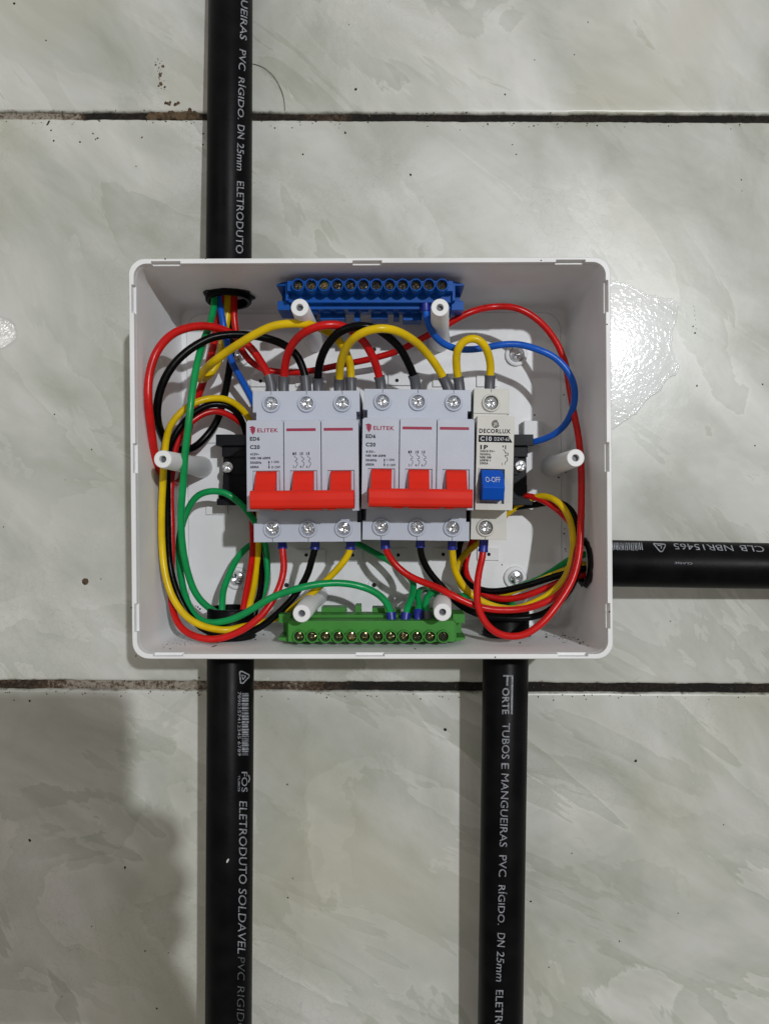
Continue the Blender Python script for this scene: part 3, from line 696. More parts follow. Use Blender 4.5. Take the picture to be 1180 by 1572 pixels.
def breaker1():
    X0, X1 = 41.1, 59.0; yN1, yN0 = 43.4, -1.9; yS1, yS0 = 59.4, -17.0
    root = empty('single_pole_breaker', (50, 21, 19))
    tag(root, 'cream single pole breaker with a blue switch, narrowest on the rail', 'circuit breaker')
    qt, qb = P(751, 618.5, SH), P(747, 810, SH)
    bm = bmesh.new()
    xs = sorted([X0, 42.1, 54.9, 56.4, X1-0.8, X1, qt.x-0.12, qt.x+0.12, qb.x-0.12, qb.x+0.12]); ys = [yS0, -13.6, -7.5, yN0, 1.2, 17.9, yN1, 46.6, 46.9, 57.6, yS1]
    def f(x, y):
        if y > yN1 or y < yN0:
            if x > X1-0.8 and yN1 < y < 46.6: return 58
            if 46.6 < y < 46.9: return SH-0.5
            if (y > 57.6 and abs(x-qt.x) < 0.12) or (y < -13.6 and abs(x-qb.x) < 0.12): return SH-1
            return SH
        if 1.2 < y < 17.9 and 42.1 < x < 54.9: return NS-3
        return NS
    hf(bm, xs, ys, f, 19)
    prism_x(bm, [(1.3, NS-5), (1.3, NS-0.05), (6, NS-2.5), (12, NS-2.5), (17.8, NS-0.05), (17.8, NS-5)], 42.15, 43.1)
    for q in (qt, qb): collar(bm, q.x, q.y, SH, 4.5, 3.6, 1.1)
    obj('casing', bm, [M['cream'], M['dark']], root)
    for q in (qt, qb): obj('terminal_screw', screw_bm(q.x, q.y, SH+0.4, 3.25, rot=random.uniform(0, 1.5)), M['steel'], root, smooth=25)
    bm = bmesh.new(); prism_x(bm, [(17.4, 79), (17.3, 85.2), (9.2, 93.6), (8.6, 93.9), (3.2, 91.0), (2.7, 90.2), (2.9, 79)], 43.5, 53.7)
    t = obj('blue_switch', bm, M['bluetog'], root)
    bm = bmesh.new(); V, F = glyphs('O-OFF', 0, 0.0)
    def mp(u, v):
        y = 11.3+v*2.6; zz = 85.2+(17.3-y)/(17.3-9.2)*(93.6-85.2)+0.08
        return Vector((45.0+u*7.0, y, zz))
    put2d(bm, V, F, mp); obj('switch_lettering', bm, M['whiteink'], t)
    z = NS+0.04; pr = sp_proj(z); pr2 = sp_proj(z+0.05)
    def blackink(bm):
        T = lambda s, x0, x1, y, h, bo=0.0, p=pr, mi=0: textline(bm, s, (x0, y), (x1, y), h, p, mi, 0, bo)
        T('DECORLUX', 734, 782, 661.8, 6.8, 0.03)
        bm.faces.new([bm.verts.new(pr(*q)) for q in ((733.3, 679), (785.5, 679), (779, 668.3), (733.3, 668.3))])
        T('C10', 736, 753.5, 673.8, 7, 0.03, pr2, 1); T('DZ47-63', 757.5, 780.5, 673.8, 5.4, 0.01, pr2, 1)
        T('1P', 736.2, 748, 686.8, 6.6, 0.045)
        for s, x1, y in (('240/415V~', 759, 692.8), ('50/60Hz', 752.5, 697.6), ('NBR NM', 753.2, 702.4), ('60898-1', 752.5, 707), ('3000A', 749, 711.6)): T(s, 736, x1, y, 3.8, 0.035)
        for r, a0, a1, w in ((5.6, 0.3, 5.2, 1.1), (3.9, 2.4, 8.3, 1.3), (2.0, 0, 2*PI, 0.9)):
            stroke(bm, [(759+r*math.cos(a0+(a1-a0)*k/20), 650.8+r*math.sin(a0+(a1-a0)*k/20)) for k in range(21)], w, pr)
        T('1', 770.5, 772, 685, 3.2); T('2', 769.2, 771.3, 712, 3.6)
        stroke(bm, [(775, 683), (775, 689.5)], 1.6, pr)
        stroke(bm, [(771.5, 689.8), (775, 693.5), (774.5, 695.2), (779, 695.2), (779, 698.5), (774.5, 698.6), (774.5, 700.5), (777.5, 702), (778.5, 705), (777.5, 708), (774.7, 709.6), (774.7, 713)], 0.9, pr)
    marking(root, [M['black'], M['whiteink']], blackink)
    return root
b3 = breaker1(); b3.rotation_euler.z = math.radians(-1.3)

# ---------------------------------------------------------------- terminal bars
def bar(name, m, xc0, yc, sgn, label, cat, bright):
    """sgn: +1 when the wires enter from above (the bar lies below), -1 when they enter from below"""
    root = empty(name, (-9.5, yc, 30)); tag(root, label, cat)
    Y = lambda v: yc+sgn*v                     # v > 0 towards the middle of the box
    xa, xb = xc0-5.7, xc0+6.56*11+5.7
    bm = bmesh.new()
    def bx(x0, x1, v0, v1, z0, z1, mi=0):
        y0, y1 = sorted((Y(v0), Y(v1))); box(bm, x0, x1, y0, y1, z0, z1, mi)
    if sgn > 0: bx(xa, xb, -3.0, 7.6, 50, 67.5)
    else: bx(xa, xb, -3.0, 2.2, 50, 66.5); bx(xa, xb, 2.0, 6.4, 50, 60.5)
    bx(xa, xb, -2.0, 9.0 if sgn > 0 else 8.6, 44, 56)
    for k in range(12):
        x = xc0+6.56*k
        lathe(bm, x, yc, [(3.25, 52), (3.3, 69.6), (3.1, 70.1), (2.6, 70.1), (2.5, 64.4)], 28, close=False)
        lathe(bm, x, yc, [(2.55, 67.62), (0.01, 67.62)], 24, mi=1)
        bx(x-1.9, x+1.9, 8.2, 9.3 if sgn < 0 else 9.2, 47, 53, 0)
    for a, b, v in ((-27, -14, 11.5), (0, 9, 11.2), (17, 27, 12.0), (-9, -6, 12.5), (12, 15, 10.5)):
        bx(xc0+36+a, xc0+36+b, 6, v, 36, 46)
    # end wings with an open slot
    for s, xe in ((-1, xa), (1, xb)):
        w = 6.2
        def X(t): return xe+s*t
        def slab(t0, t1, v0, v1, z0, z1, mi=0):
            x0, x1 = sorted((X(t0), X(t1))); bx(x0, x1, v0, v1, z0, z1, mi)
        slab(0, 1.4, -3, 6, 44, 63)
        yy = lambda v: Y(v)
        for v0, v1, zt in ((-4.0, -1.8, 62), (4.6, 9.6, 58)):
            pts = [(0, v0), (w*0.55, v0+0.5), (w, v0+1.6 if v0 < 0 else v0+0.4), (w, v1), (0, v1)]
            pts = [(X(a), Y(b)) for a, b in pts]
            for zz0, zz1 in ((40, zt),):
                lo = [bm.verts.new((x, y, zz0)) for x, y in pts]; hi = [bm.verts.new((x, y, zz1)) for x, y in pts]
                bm.faces.new(hi); bm.faces.new(lo[::-1])
                for k in range(5): bm.faces.new([lo[k], lo[(k+1) % 5], hi[(k+1) % 5], hi[k]])
        slab(0.5, w-0.8, -1.8, 4.6, 42, 47)
    for x in (xa+6, xb-6): bx(x-3, x+3, -2, 6, FL, 45)
    bmesh.ops.recalc_face_normals(bm, faces=bm.faces)
    obj('housing', bm, [m, M['dark']], root, smooth=30)
    for k in range(12):
        z = 69.0 if k == bright else 67.9+random.uniform(-0.1, 0.2)
        obj('clamp_screw', screw_bm(xc0+6.56*k, yc, z, 2.3 if k == bright else 2.0, slot=0.26, depth=0.4, rot=random.uniform(0, 1.5)), M['brass'], root, smooth=25)
bar('neutral_terminal_bar', M['barblue'], -46.6, 110.9, -1, 'blue terminal bar with twelve brass screws along the top wall', 'terminal bar', 2)
bar('earth_terminal_bar', M['bargreen'], -46.0, -65.4, 1, 'green terminal bar with twelve brass screws along the bottom wall', 'terminal bar', 4)

# ---------------------------------------------------------------- wires
GW = 'insulated wires inside the box'
def wire(col, pts, label, f0=None, f1=None, rad=None, dark0=None):
    rad = rad or (2.1 if f0 and f0[0] == 'grey' and f0[1] > 10 else 1.82)
    p = [P(*q) if len(q) == 3 else Vector(q[:3]) for q in pts]
    path = spline(p)
    # slight hand-bent wander
    ph = random.uniform(0, 50)
    for k in range(6, len(path)-6):
        path[k] = path[k]+Vector((noise.noise(Vector((k*0.05, ph, 0))), noise.noise(Vector((k*0.05, ph, 9))), 0))*0.35
    bm = bmesh.new(); tube(bm, path, rad, 16)
    bmesh.ops.recalc_face_normals(bm, faces=bm.faces)
    o = obj('wire', bm, M['w_'+col], smooth=180); tag(o, label, 'wire', GW)
    for f, rev in ((f0, False), (f1, True)):
        if not f: continue
        c, ln = f; q = path[::-1] if rev else path
        acc = 0; sub = [q[0]]
        for a, b in zip(q, q[1:]):
            acc += (b-a).length
            if acc > ln: break
            sub.append(b)
        bm = bmesh.new(); n = len(sub)
        tube(bm, sub, lambda k, n: rad*(1.27+0.0*k)+0.12 if k < n-1 else rad*1.27+0.35, 18)
        bmesh.ops.recalc_face_normals(bm, faces=bm.faces)
        obj('ferrule', bm, M['ferr_'+c], o, smooth=40)
    return o
G, B = ('grey', 11.5), ('blue', 7.5)
zT = 50
HOLE = lambda x, z=28: (x, 440, z)
# top left feeds
wire('red', [(418, 609, zT), (416.5, 592, zT), (414, 581, 50), (406, 565, 49), (383, 532, 47), (353, 511, 49), (332, 503, 53), (304, 500.5, 58), (266, 512, 65), (241, 540, 70), (229, 578, 71), (228, 619, 71), (233.5, 668, 65), (239, 703, 57),
             (248, 724, 50), (259, 737, 42), (270, 743, 32), (281, 729, 17), (286, 700, 13), (291, 655, 14), (304, 610, 20), (318, 566, 24), (328, 530, 26), (335, 490, 27), (340, 462, 27), (341, 430, 26)],
     'red wire sweeping round the left wall, highest in the tangle, into the first upper terminal', G)
wire('blk', [(470.5, 609, zT), (470, 592, zT), (467, 573, 50), (454.6, 545, 50), (431.7, 527, 50), (401, 517, 51), (365.6, 513.4, 53), (327, 518, 56), (292, 536, 59), (264, 563, 61), (246, 599, 61), (241, 632, 59), (246, 660, 50),
             (260, 682, 38), (276, 690, 28), (297, 688, 20), (317, 670, 16), (332.5, 647, 15), (343, 614, 16), (351.5, 573, 19), (355, 543, 22), (355, 500, 25), (353, 462, 24), (352, 430, 22)],
     'black wire making a wide circle at the upper left below the top conduit', G)
wire('yel', [(539, 609, zT), (539, 590, zT), (538, 575, 50), (536, 555, 52), (525, 531, 56), (512, 515, 60), (482, 500, 67), (456, 497, 73), (421, 500, 72), (395, 511, 69), (370, 526, 66), (350, 539, 62), (327, 556, 56), (314, 568, 47), (306.5, 579, 40), (309, 583, 33),
             (322, 575, 28), (335, 556, 27), (341, 532, 27), (348, 492, 28), (350, 462, 28), (350, 430, 27)],
     'yellow wire arching from the top conduit to the third upper terminal of the left breaker', G)
wire('blu', [(333, 430, 33), (335, 456, 33), (340, 482, 35), (346, 517, 35), (355.5, 553, 33), (373, 586, 28), (391, 621, 22), (402, 650, 17), (420, 690, 16), (560, 690, 15), (700, 690, 15), (780, 684, 17), (816, 679, 24), (847.6, 668.5, 32), (868.6, 650, 39), (880.4, 621, 44),
             (880.4, 592, 47), (868.6, 566, 48), (850, 547.6, 48), (824, 536, 48), (797.6, 529, 47), (771, 529, 47), (745, 534, 46), (719, 537, 46), (698, 535, 47), (679, 526.6, 50), (663.6, 511, 54), (655.5, 493, 57), (653, 478, 58), (653, 462, 58)],
     'blue wire, the only blue one, curling round the upper right to the blue terminal bar', None, ('blue', 7))
wire('red', [(361, 430, 26), (359.5, 474, 29), (360.5, 499, 29), (368, 531, 27), (381, 552, 24), (401, 566, 22), (429, 571, 20), (446, 572, 20), (472, 570.5, 20), (522.7, 560.5, 22), (573.6, 550, 25), (611.7, 538.5, 30), (642, 523, 37), (679.4, 503, 44), (719, 481, 46), (758, 471.5, 43),
             (792.4, 473, 44), (824, 490, 43), (850, 519, 41), (866, 553, 40), (873, 595, 40), (880, 634, 42), (887.5, 669, 46), (891, 705, 50), (892, 758, 54), (891, 809, 57), (887, 856, 60), (876.5, 893, 62), (858, 924, 64), (829, 958.6, 66), (797.6, 976, 66), (766, 973, 65), (743, 953, 62),
             (732.5, 924.4, 58), (733.5, 887.6, 54), (741, 848, zT), (742.5, 826, zT)],
     'long red wire running right across the box and down to the cream breaker', None, B)
# jumpers
wire('red', [(435.6, 609, zT), (435.6, 589, zT), (436.6, 573, 51), (440, 548, 57), (451, 525, 64), (472, 507, 71), (497, 498.5, 72), (522.7, 499.5, 70), (545.5, 512, 65), (563, 532, 60), (576, 558, 55), (582, 578, 51), (585, 592, zT), (585.5, 608, zT)],
     'short red jumper arching between the two three pole breakers', G, G)
wire('blk', [(488.5, 609, zT), (488, 589, zT), (488.5, 575, 52), (492, 553, 58), (502, 530, 66), (520, 510, 71), (545.5, 500.6, 73), (573.6, 503, 72), (596, 517, 67), (614, 535, 62), (627, 558, 55), (635.8, 579.5, 52), (638, 592, zT), (639, 608, zT)],
     'short black jumper arching between the two three pole breakers', G, G)
wire('yel', [(520, 609, zT), (520.6, 590, zT), (521, 575, 53), (523, 555, 60), (533, 530, 69), (553, 512, 76), (581, 504, 78), (606.6, 507, 75), (634.6, 522, 68), (653, 540, 60), (667, 558, 55), (679, 578, 51), (686, 592, zT), (691, 608, zT)],
     'long yellow jumper arching over both three pole breakers, front of the arches', G, G)
wire('yel', [(706.5, 609, zT), (704.5, 589, zT), (702, 573, 51), (700.3, 553, 54), (703, 534.6, 57), (713, 522, 58), (726.7, 518, 59), (741, 526, 58), (750, 545, 55), (753, 563.5, 52), (751.5, 582, zT), (751, 608, zT)],
     'small tight yellow hairpin jumper above the cream breaker', G, G)
# left bundle: down from behind the left breaker, round the lower left corner, up into the lower terminals
wire('yel', [(538, 823, zT), (538, 843, 50), (527.6, 862, 49), (507, 885, 47), (482, 908, 45), (456.4, 928, 45), (431, 945, 46), (400, 957, 48), (373, 962, 52), (347.7, 967.5, 56), (317, 963, 57), (289, 948.5, 57), (266, 918, 56), (253.6, 880, 55), (248.8, 832, 54), (248.5, 781, 55), (250, 743, 56),
             (252, 705.5, 58), (256, 672, 54), (264, 649.5, 45), (279, 632, 42), (302, 617, 38), (327.4, 611, 35), (348, 613, 31), (368, 625, 27), (383, 645, 22), (391, 680, 17), (395, 740, 15), (398, 800, 16), (397, 834, 20), (393.5, 870, 27), (388.4, 908, 36), (382, 936, 42), (378, 985, 42)],
     'yellow wire following the left wall down to the third lower terminal of the left breaker', B)
wire('blk', [(484, 823, zT), (483.5, 843, 50), (479, 857, 50), (471.7, 882, 49), (454, 912, 49), (444, 924, 50), (419, 948, 51), (393.5, 966, 52), (368, 975, 53), (340, 976, 54), (312, 966, 53), (291, 946, 52), (271.5, 908, 51), (261.5, 870, 49), (257.5, 819, 49), (257, 768, 50), (258, 721, 52),
             (264, 677.5, 42), (277, 655, 39), (299.4, 632, 35), (327, 620, 31), (353, 624, 28), (368, 639, 24), (378, 665, 19), (386, 700, 15), (392, 760, 14), (397, 820, 16), (399, 855, 22), (402, 882.6, 29), (399, 912, 35), (391, 938, 40), (386, 985, 40)],
     'black wire following the left wall down to the middle lower terminal of the left breaker', B)
wire('red', [(433, 823, zT), (433.5, 843, 51), (436, 872, 53), (427, 905, 56), (401, 946, 60), (368, 969.5, 62), (332, 981, 62), (304.5, 978, 60), (279, 964, 56), (265, 934, 50), (262, 900, 46), (264, 857, 43), (264, 806, 42), (262.5, 759, 41), (264.5, 721, 40),
             (269, 688, 37), (279.5, 665, 34), (299.4, 643, 31), (327.4, 631, 28), (353, 638, 24), (378, 659, 18), (383, 700, 14), (386, 760, 13), (388, 819, 16), (388, 844.5, 22), (383, 882.6, 32), (377, 915.6, 39), (373, 940, 43), (370, 985, 43)],
     'red wire looping under the lower left corner up to the left breaker', B)
# greens
E = ('blue', 6.8)
wire('grn', [(327, 430, 36), (328.7, 461, 36), (322, 497, 44), (309.6, 532, 54), (299.4, 573, 62), (293, 619, 66), (289, 657, 66), (284.5, 695, 64), (281, 746, 61), (278, 781, 58), (279, 832, 54), (288, 877.6, 50), (302, 913, 47), (322, 934, 44), (347.7, 946, 41), (370, 942, 37), (388, 931, 33), (401, 916, 29),
             (409, 892, 25), (410, 862, 21), (406, 832, 19), (391, 801, 25), (368, 773, 33), (347.6, 758, 35), (325, 754, 35), (304.5, 760, 34), (291.7, 776, 33), (283, 797, 33), (276, 826, 34), (275.5, 857, 37), (284, 913, 44), (297, 943, 49), (317, 956, 53), (342.6, 954.5, 55), (368, 946, 58), (393.5, 931, 60),
             (419, 916, 61), (457, 903, 61), (490, 896.5, 59), (522.6, 895, 57), (553, 900, 55), (578.5, 911, 55), (593.8, 926, 57), (600, 941, 60), (601, 958, 61)],
     'long green wire dropping from the top conduit and coiling over to the green terminal bar', None, E)
wire('grn', [(336, 985, 44), (341, 936, 44), (342.6, 908, 38), (353, 880, 31), (368, 852, 24), (391, 833, 17), (430, 820, 14), (500, 818, 13), (548, 835, 15), (573.4, 848, 20), (598.8, 862, 26), (624, 882, 33), (634, 895, 40), (632, 915.6, 50), (624, 936, 59), (621, 958, 61)],
     'green wire passing behind the breakers from the lower left conduit to the green terminal bar', None, E)
wire('grn', [(642, 958, 61), (642, 942, 60), (642, 926, 52), (641, 910, 44), (652, 905, 34), (672, 908, 26), (700, 922, 22), (740, 926, 22), (775, 922, 26), (788, 928, 32), (786, 945, 35), (784, 985, 35)],
     'green wire from the third blue ferrule of the green bar into the lower right conduit', E)
wire('grn', [(656, 962, 60), (655.5, 946, 58), (652.5, 925, 54), (660, 912, 48), (675, 911, 38), (700, 915, 26), (740, 912, 20), (790, 902, 20), (834, 885, 27), (871, 861, 37), (890, 852, 42), (960, 852, 44)],
     'green wire with a grey ferrule from the green bar into the right side conduit', ('grey', 8))
# right bundle
wire('red', [(591, 823, zT), (591.5, 842, 50), (600, 859.7, 49), (619, 879, 49), (643, 892, 50), (668, 901, 52), (692.5, 913, 54), (719, 925.7, 54), (745, 933.6, 54), (771, 936.5, 54), (803, 935, 54), (829, 928, 55), (855.5, 914, 55), (872, 893, 54), (882, 862, 50), (883, 830, 45), (876, 806, 41), (866, 793, 37), (853, 781, 34), (834.4, 769, 32), (813, 762, 27), (790, 762, 19), (760, 775, 14),
             (735, 810, 13), (717, 853, 18), (713.6, 872, 22), (721.5, 895.5, 28), (740, 911, 32), (766, 919, 34), (797.6, 916.5, 36), (829, 906, 38), (863, 892, 40), (888, 884, 42), (960, 878, 40)],
     'red wire from the first lower terminal of the middle breaker round to the right conduit', B)
wire('yel', [(694, 823, zT), (694, 843, 50), (695.5, 866.6, 46), (703, 887.6, 43), (719, 908.6, 42), (740, 923, 43), (761, 931, 44), (790, 934, 45), (824, 923, 47), (845, 911, 48), (863, 893, 49), (875, 866.6, 48), (879, 835, 46), (875.5, 801, 43), (864, 778, 40), (847.6, 765, 36), (829, 761.5, 31), (806, 770, 24), (782, 785, 18), (758, 806, 14),
             (732, 835, 16), (716, 848, 20), (705, 864, 24), (702.5, 885, 26), (712, 904, 26), (738, 915, 27), (770, 912.5, 29), (800, 903, 32), (835, 889, 36), (866, 876, 40), (888, 868, 42), (960, 864, 44)],
     'yellow wire circling at the lower right of the box over the black one', B)
wire('blk', [(645, 823, zT), (645, 845, 49), (649.7, 862, 47), (662, 882.6, 45), (677, 899, 44), (692.5, 917, 44), (713.6, 934, 45), (738, 944, 46), (758, 947.5, 47), (787, 949, 48), (818.7, 946.5, 48), (842, 937.6, 49), (858, 924, 50), (874, 906, 51), (884.5, 882, 50), (888, 835, 46), (884, 798, 42), (871, 777, 38), (850, 770, 32), (824, 774, 26), (797.6, 778, 21), (760, 785, 16),
             (720, 810, 14), (706, 835, 16), (703.5, 861, 21), (708, 884, 26), (719, 897, 30), (745, 907.5, 33), (771, 907, 34), (808, 898, 36), (839.7, 888, 39), (866, 880, 41), (890, 873, 43), (960, 870, 42)],
     'black wire from the middle lower terminal of the middle breaker round to the right conduit', B)

# ---------------------------------------------------------------- small marks and loose bits
def hair():
    bm = bmesh.new(); tube(bm, spline([P(*q) for q in ((388, 98, 0.3), (400, 101, 0.6), (418, 114, 1.0), (430, 134, 0.8), (436, 152, 0.5), (437, 170, 0.3))]), 0.16, 6)
    tag(obj('hair', bm, M['dirt']), 'thin curved dark hair stuck beside the top conduit', 'hair')
hair()
def film(name, pts, label, bead=0.55):
    bm = bmesh.new(); c = sum((P(x, y, 0) for x, y in pts), Vector())/len(pts)
    dense = []
    for k in range(len(pts)):
        a, b = P(*pts[k], 0), P(*pts[(k+1) % len(pts)], 0)
        for s in range(6):
            q = a.lerp(b, s/6); q += (q-c).normalized()*noise.noise(q*0.3)*1.0; dense.append(q)
    rings = []
    for ins, z in ((0, 0.04), (0.35, bead*0.9), (0.9, bead), (1.6, min(bead, 0.28)), (2.0, min(bead, 0.27)), (3.5, min(bead, 0.26))):
        rings.append([bm.verts.new(((q-(q-c).normalized()*ins).x, (q-(q-c).normalized()*ins).y, z)) for q in dense])
    n = len(dense)
    for a, b in zip(rings, rings[1:]):
        for k in range(n): bm.faces.new([a[k], a[(k+1) % n], b[(k+1) % n], b[k]])
    cv = bm.verts.new((c.x, c.y, min(bead, 0.26)))
    for k in range(n): bm.faces.new([rings[-1][k], rings[-1][(k+1) % n], cv])
    bmesh.ops.recalc_face_normals(bm, faces=bm.faces)
    if sum(f.normal.z for f in bm.faces) < 0: bmesh.ops.reverse_faces(bm, faces=bm.faces)
    tag(obj(name, bm, M['film'], smooth=60), label, 'glue smear')
film('glue_smear', [(900, 425), (938, 430), (950, 432), (972, 439), (988, 450), (1012, 456), (1030, 458), (1041, 466), (1038, 490), (1031, 510), (1031, 535), (1036, 552), (1043, 563), (1038, 574), (1025, 581), (1012, 600), (995, 612), (976, 634), (962, 644), (942, 658), (900, 672)],
     'glossy dried clear glue smear on the tile right of the box')
film('glue_smear', [(-30, 480), (2, 486), (16, 490), (26, 500), (28, 514), (20, 528), (6, 536), (-30, 545)],  # clear patch added only to catch the glare as sparkle
     'small glossy patch added for the sparkle on the tile at the far left edge', 0.07)
def lump(bm, c, r, flat=0.5, mi=0, n=7):
    """irregular little pebble of dirt"""
    ph = random.uniform(0, 99); top = bm.verts.new((c[0], c[1], c[2]+r*flat)); rg = []
    for k in range(n):
        t = 2*PI*k/n; q = r*(1+0.5*noise.noise(Vector((math.cos(t), math.sin(t), ph)))+random.uniform(-0.2, 0.2))
        rg.append(bm.verts.new((c[0]+q*math.cos(t), c[1]+q*math.sin(t), c[2])))
    for k in range(n): bm.faces.new([rg[k], rg[(k+1) % n], top]).material_index = mi
def wall_specks():
    bm = bmesh.new(); R = random.Random(5)
    def sp(x, y, r, mi=0): lump(bm, P(x, y, 0.02), r, 0.35, mi)
    sp(131, 893, 2.2, 1); sp(131.5, 892, 1.3, 1)
    for x, y, r in ((1066, 511, .6), (1063, 501, .45), (1069, 592, .6), (630, 268, .7), (1137, 276, .5), (975, 1168, .9), (192, 1332, .8), (46, 1290, .9), (223, 1460, .5), (241, 1548, .6), (141, 1422, .4), (530, 204, .8),
                    (465, 237, .6), (546, 137, .9), (71, 62, .5), (814, 1384, .6), (683, 1120, .9), (1158, 684, .5), (6, 809, .4), (141, 690, .5), (84, 636, .4), (775, 145, .6), (902, 34, .4), (881, 84, .4), (820, 92, .4), (792, 237, .4), (786, 222, .4), (442, 1378, .5),
                    (441, 1204, .5), (306, 1040, .5), (22, 1075, .4), (46, 1076, .7), (1040, 1402, .4), (842, 1485, .4), (950, 1445, .5), (22, 5, .9), (877, 1310, .4), (1110, 1266, .4), (1170, 590, .5)):
        sp(x, y, r)
    for k in range(6): sp(1064+k*0.8, 470+k*7, 0.22)
    for k in range(5): sp(76-k*0.8, 186+k*1.4, .55)
    for x, y in ((83, 216), (123, 218), (147, 214), (150, 212), (218, 211), (79, 200), (143, 205), (312, 205), (312, 222)): sp(x, y, .6, 1)
    for k in range(26): sp(R.gauss(246, 3), 90+k*1.9, R.uniform(0.3, 1.0) if (k // 4) % 2 else .3, 1)
    for k in range(12): sp(R.uniform(254, 275), R.gauss(158, 1.5), R.uniform(.5, 1.1), 1)
    # grit along the joints
    for k in range(300):
        x = R.uniform(-15, 1195); j = R.random() < 0.5
        yc = (179+0.006*x) if j else (1055+0.008*x)
        y = yc+R.choice((-1, 1))*(4.5+abs(R.gauss(0, 4.5)))
        sp(x, y, R.uniform(0.15, 0.5), R.choice((0, 1)))
    tag(obj('grit', bm, [M['dirt'], M['brown']]), 'specks of dark grit and dirt stuck on the tiles', 'dirt', kind='stuff')
    bm = bmesh.new()
    for k in range(46):
        x = R.uniform(228, 303); top = 5*math.exp(-((x-259)/9)**2)+7*math.exp(-((x-292)/9)**2)
        q = P(x, 178-R.uniform(0, 1)*(top+3), 0); lump(bm, (q.x, q.y, -1.2), R.uniform(1.5, 2.6), 0.9, 0, 9)
    tag(obj('mud_lump', bm, M['brown'], smooth=180), 'brown crumbly lump of mortar in the upper joint beside the conduit', 'mortar')
wall_specks()
def box_specks():
    bm = bmesh.new(); R = random.Random(9)
    def on_bottom(x, y, r):          # on the bottom wall of the box
        yw = -71.05+0.0; D = -yw*FPX/(y-VY); z = CAMZ-D
        if not 8 < z < 80: return
        c = Vector(((x-VX)*D/FPX, yw, z)); ph = R.uniform(0, 9)
        t = bm.verts.new(c+Vector((0, r*0.6, 0))); n = 6
        rg = [bm.verts.new(c+Vector((math.cos(2*PI*k/n)*r*R.uniform(.6, 1.5), 0, math.sin(2*PI*k/n)*r*R.uniform(.6, 1.5)))) for k in range(n)]
        for k in range(n): bm.faces.new([rg[k], rg[(k+1) % n], t])
    for k in range(260):
        u = R.random(); on_bottom(R.choice((R.uniform(212, 420), R.uniform(720, 925))), R.uniform(962, 1000), R.uniform(.06, .16))
    for k in range(95):
        u = R.random(); on_bottom(838+u*72+R.gauss(0, 3), 971+u*18+R.gauss(0, 4), R.uniform(.15, .55))
    for x, y in ((887, 982), (895, 986), (866, 976), (838, 974), (838, 978), (798, 987)): on_bottom(x, y, .9)
    for k in range(45):
        u = R.random(); on_bottom(225+u*95+R.gauss(0, 4), 998-u*22+R.gauss(0, 5), R.uniform(.15, .5))
    for k in range(6): on_bottom(326+k*1.6, 993-k*0.6-(3 if k > 4 else 0), .5)
    for x, y in ((250, 987), (236, 993), (404, 975), (405, 974), (392, 982), (637, 996)): on_bottom(x, y, .6)
    for x, y, z in ((304, 932, FL), (307, 935, FL), (301, 930, FL), (866, 812, FL), (865, 819, FL), (868, 846, FL), (867, 843, FL), (868, 725, FL), (857, 733, FL), (865, 606, FL), (820, 637, FL), (782, 467, FL), (308, 727, FL),
                    (770, 867, FL), (505, 945, FL), (509, 940, FL), (898, 658, FL)): lump(bm, P(x, y, z), R.uniform(.3, .6), .5)
    for x, y in ((931, 498), (935, 939), (209, 1007), (202, 933), (830, 394+6), (760, 1009), (254, 397.5), (316, 397)): lump(bm, P(x, y, BZ+0.02), .4, .3)
    tag(obj('plastic_crumbs', bm, M['dirt']), 'black plastic crumbs scattered inside the white box', 'crumbs', kind='stuff')
box_specks()

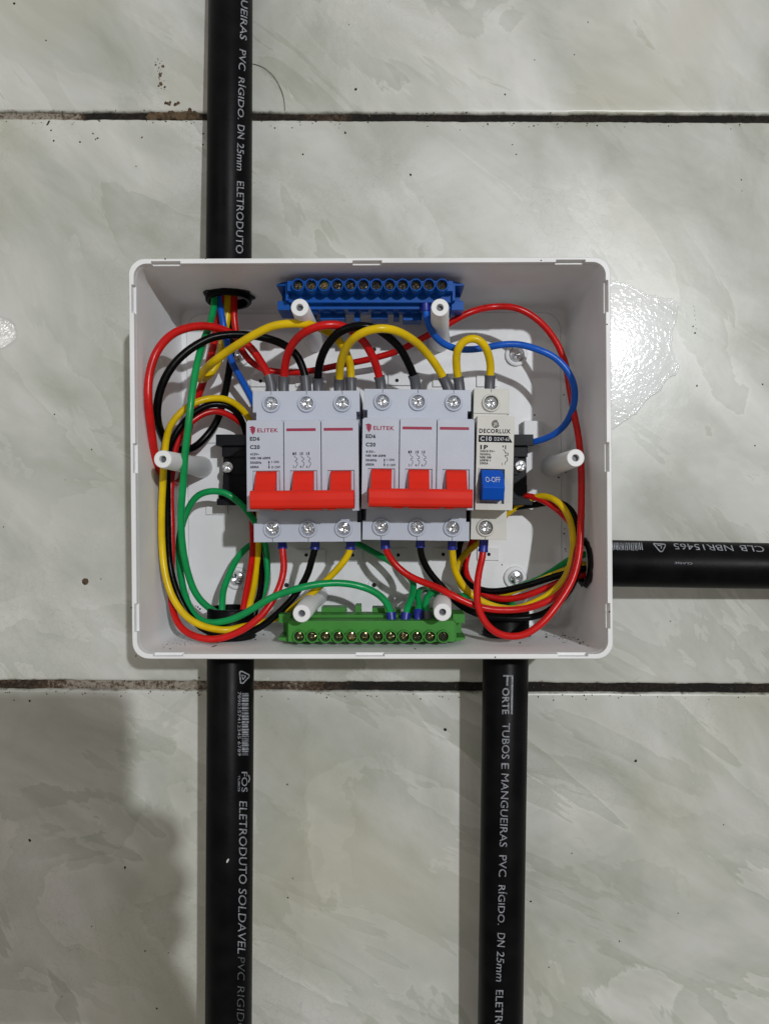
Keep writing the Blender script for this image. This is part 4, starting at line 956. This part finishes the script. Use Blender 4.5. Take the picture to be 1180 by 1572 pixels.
# ---------------------------------------------------------------- the photographer's phone and hand, held where the picture is taken from
def photographer():
    bm = bmesh.new(); ZP = 458
    prof = boxpts = []
    def rr(x0, x1, y0, y1, r, z):
        out = []
        for cx, cy, a in ((x1-r, y1-r, 0), (x0+r, y1-r, PI/2), (x0+r, y0+r, PI), (x1-r, y0+r, 1.5*PI)):
            for k in range(7): out.append(bm.verts.new((cx+r*math.cos(a+PI/2*k/6), cy+r*math.sin(a+PI/2*k/6), z)))
        return out
    rings = [rr(-55, 19, -144, 20, 9, ZP+1), rr(-56, 20, -145, 21, 10, ZP+4), rr(-55, 19, -144, 20, 9, ZP+8)]
    for a, b in zip(rings, rings[1:]):
        for k in range(len(a)): bm.faces.new([a[k], a[(k+1) % len(a)], b[(k+1) % len(a)], b[k]])
    bm.faces.new(rings[0][::-1]); bm.faces.new(rings[-1])
    bmesh.ops.recalc_face_normals(bm, faces=bm.faces)
    tag(obj('phone', bm, M['phone'], smooth=40), 'black phone taking the picture, held in front of the wall', 'phone')
    bm = bmesh.new()
    def limb(pts, rs):
        path = spline([Vector(p) for p in pts], 4)
        tube(bm, path, lambda k, n: rs[0]+(rs[1]-rs[0])*k/(n-1), 16)
    limb([(70, -210, 500), (45, -150, 492), (22, -100, 486), (10, -60, 484)], (30, 20))         # palm and heel of the hand
    for y, l in ((-52, 0), (-74, 3), (-96, 2), (-117, -3)):
        limb([(18, y-8, 484), (36+l, y-4, 474), (37+l, y+1, 459), (24+l, y+3, 450), (12+l, y+4, 450)], (9.5, 7.5))   # fingers round the edge
    limb([(30, -130, 492), (10, -100, 484), (-8, -75, 474)], (13, 9))                        # thumb on the screen
    limb([(70, -210, 500), (110, -330, 560), (190, -520, 700)], (30, 42))                      # forearm
    bmesh.ops.recalc_face_normals(bm, faces=bm.faces)
    o = obj('person', bm, M['skin'], smooth=180)
    tag(o, 'hand and forearm of the person holding the phone up to the wall', 'person')
photographer()

# ---------------------------------------------------------------- stand everything upright
bpy.context.view_layer.update()
for o in list(bpy.data.objects):
    if o.parent is None and o.type not in ('CAMERA', 'LIGHT'):
        o.matrix_world = UP @ o.matrix_basis
bpy.context.view_layer.update()
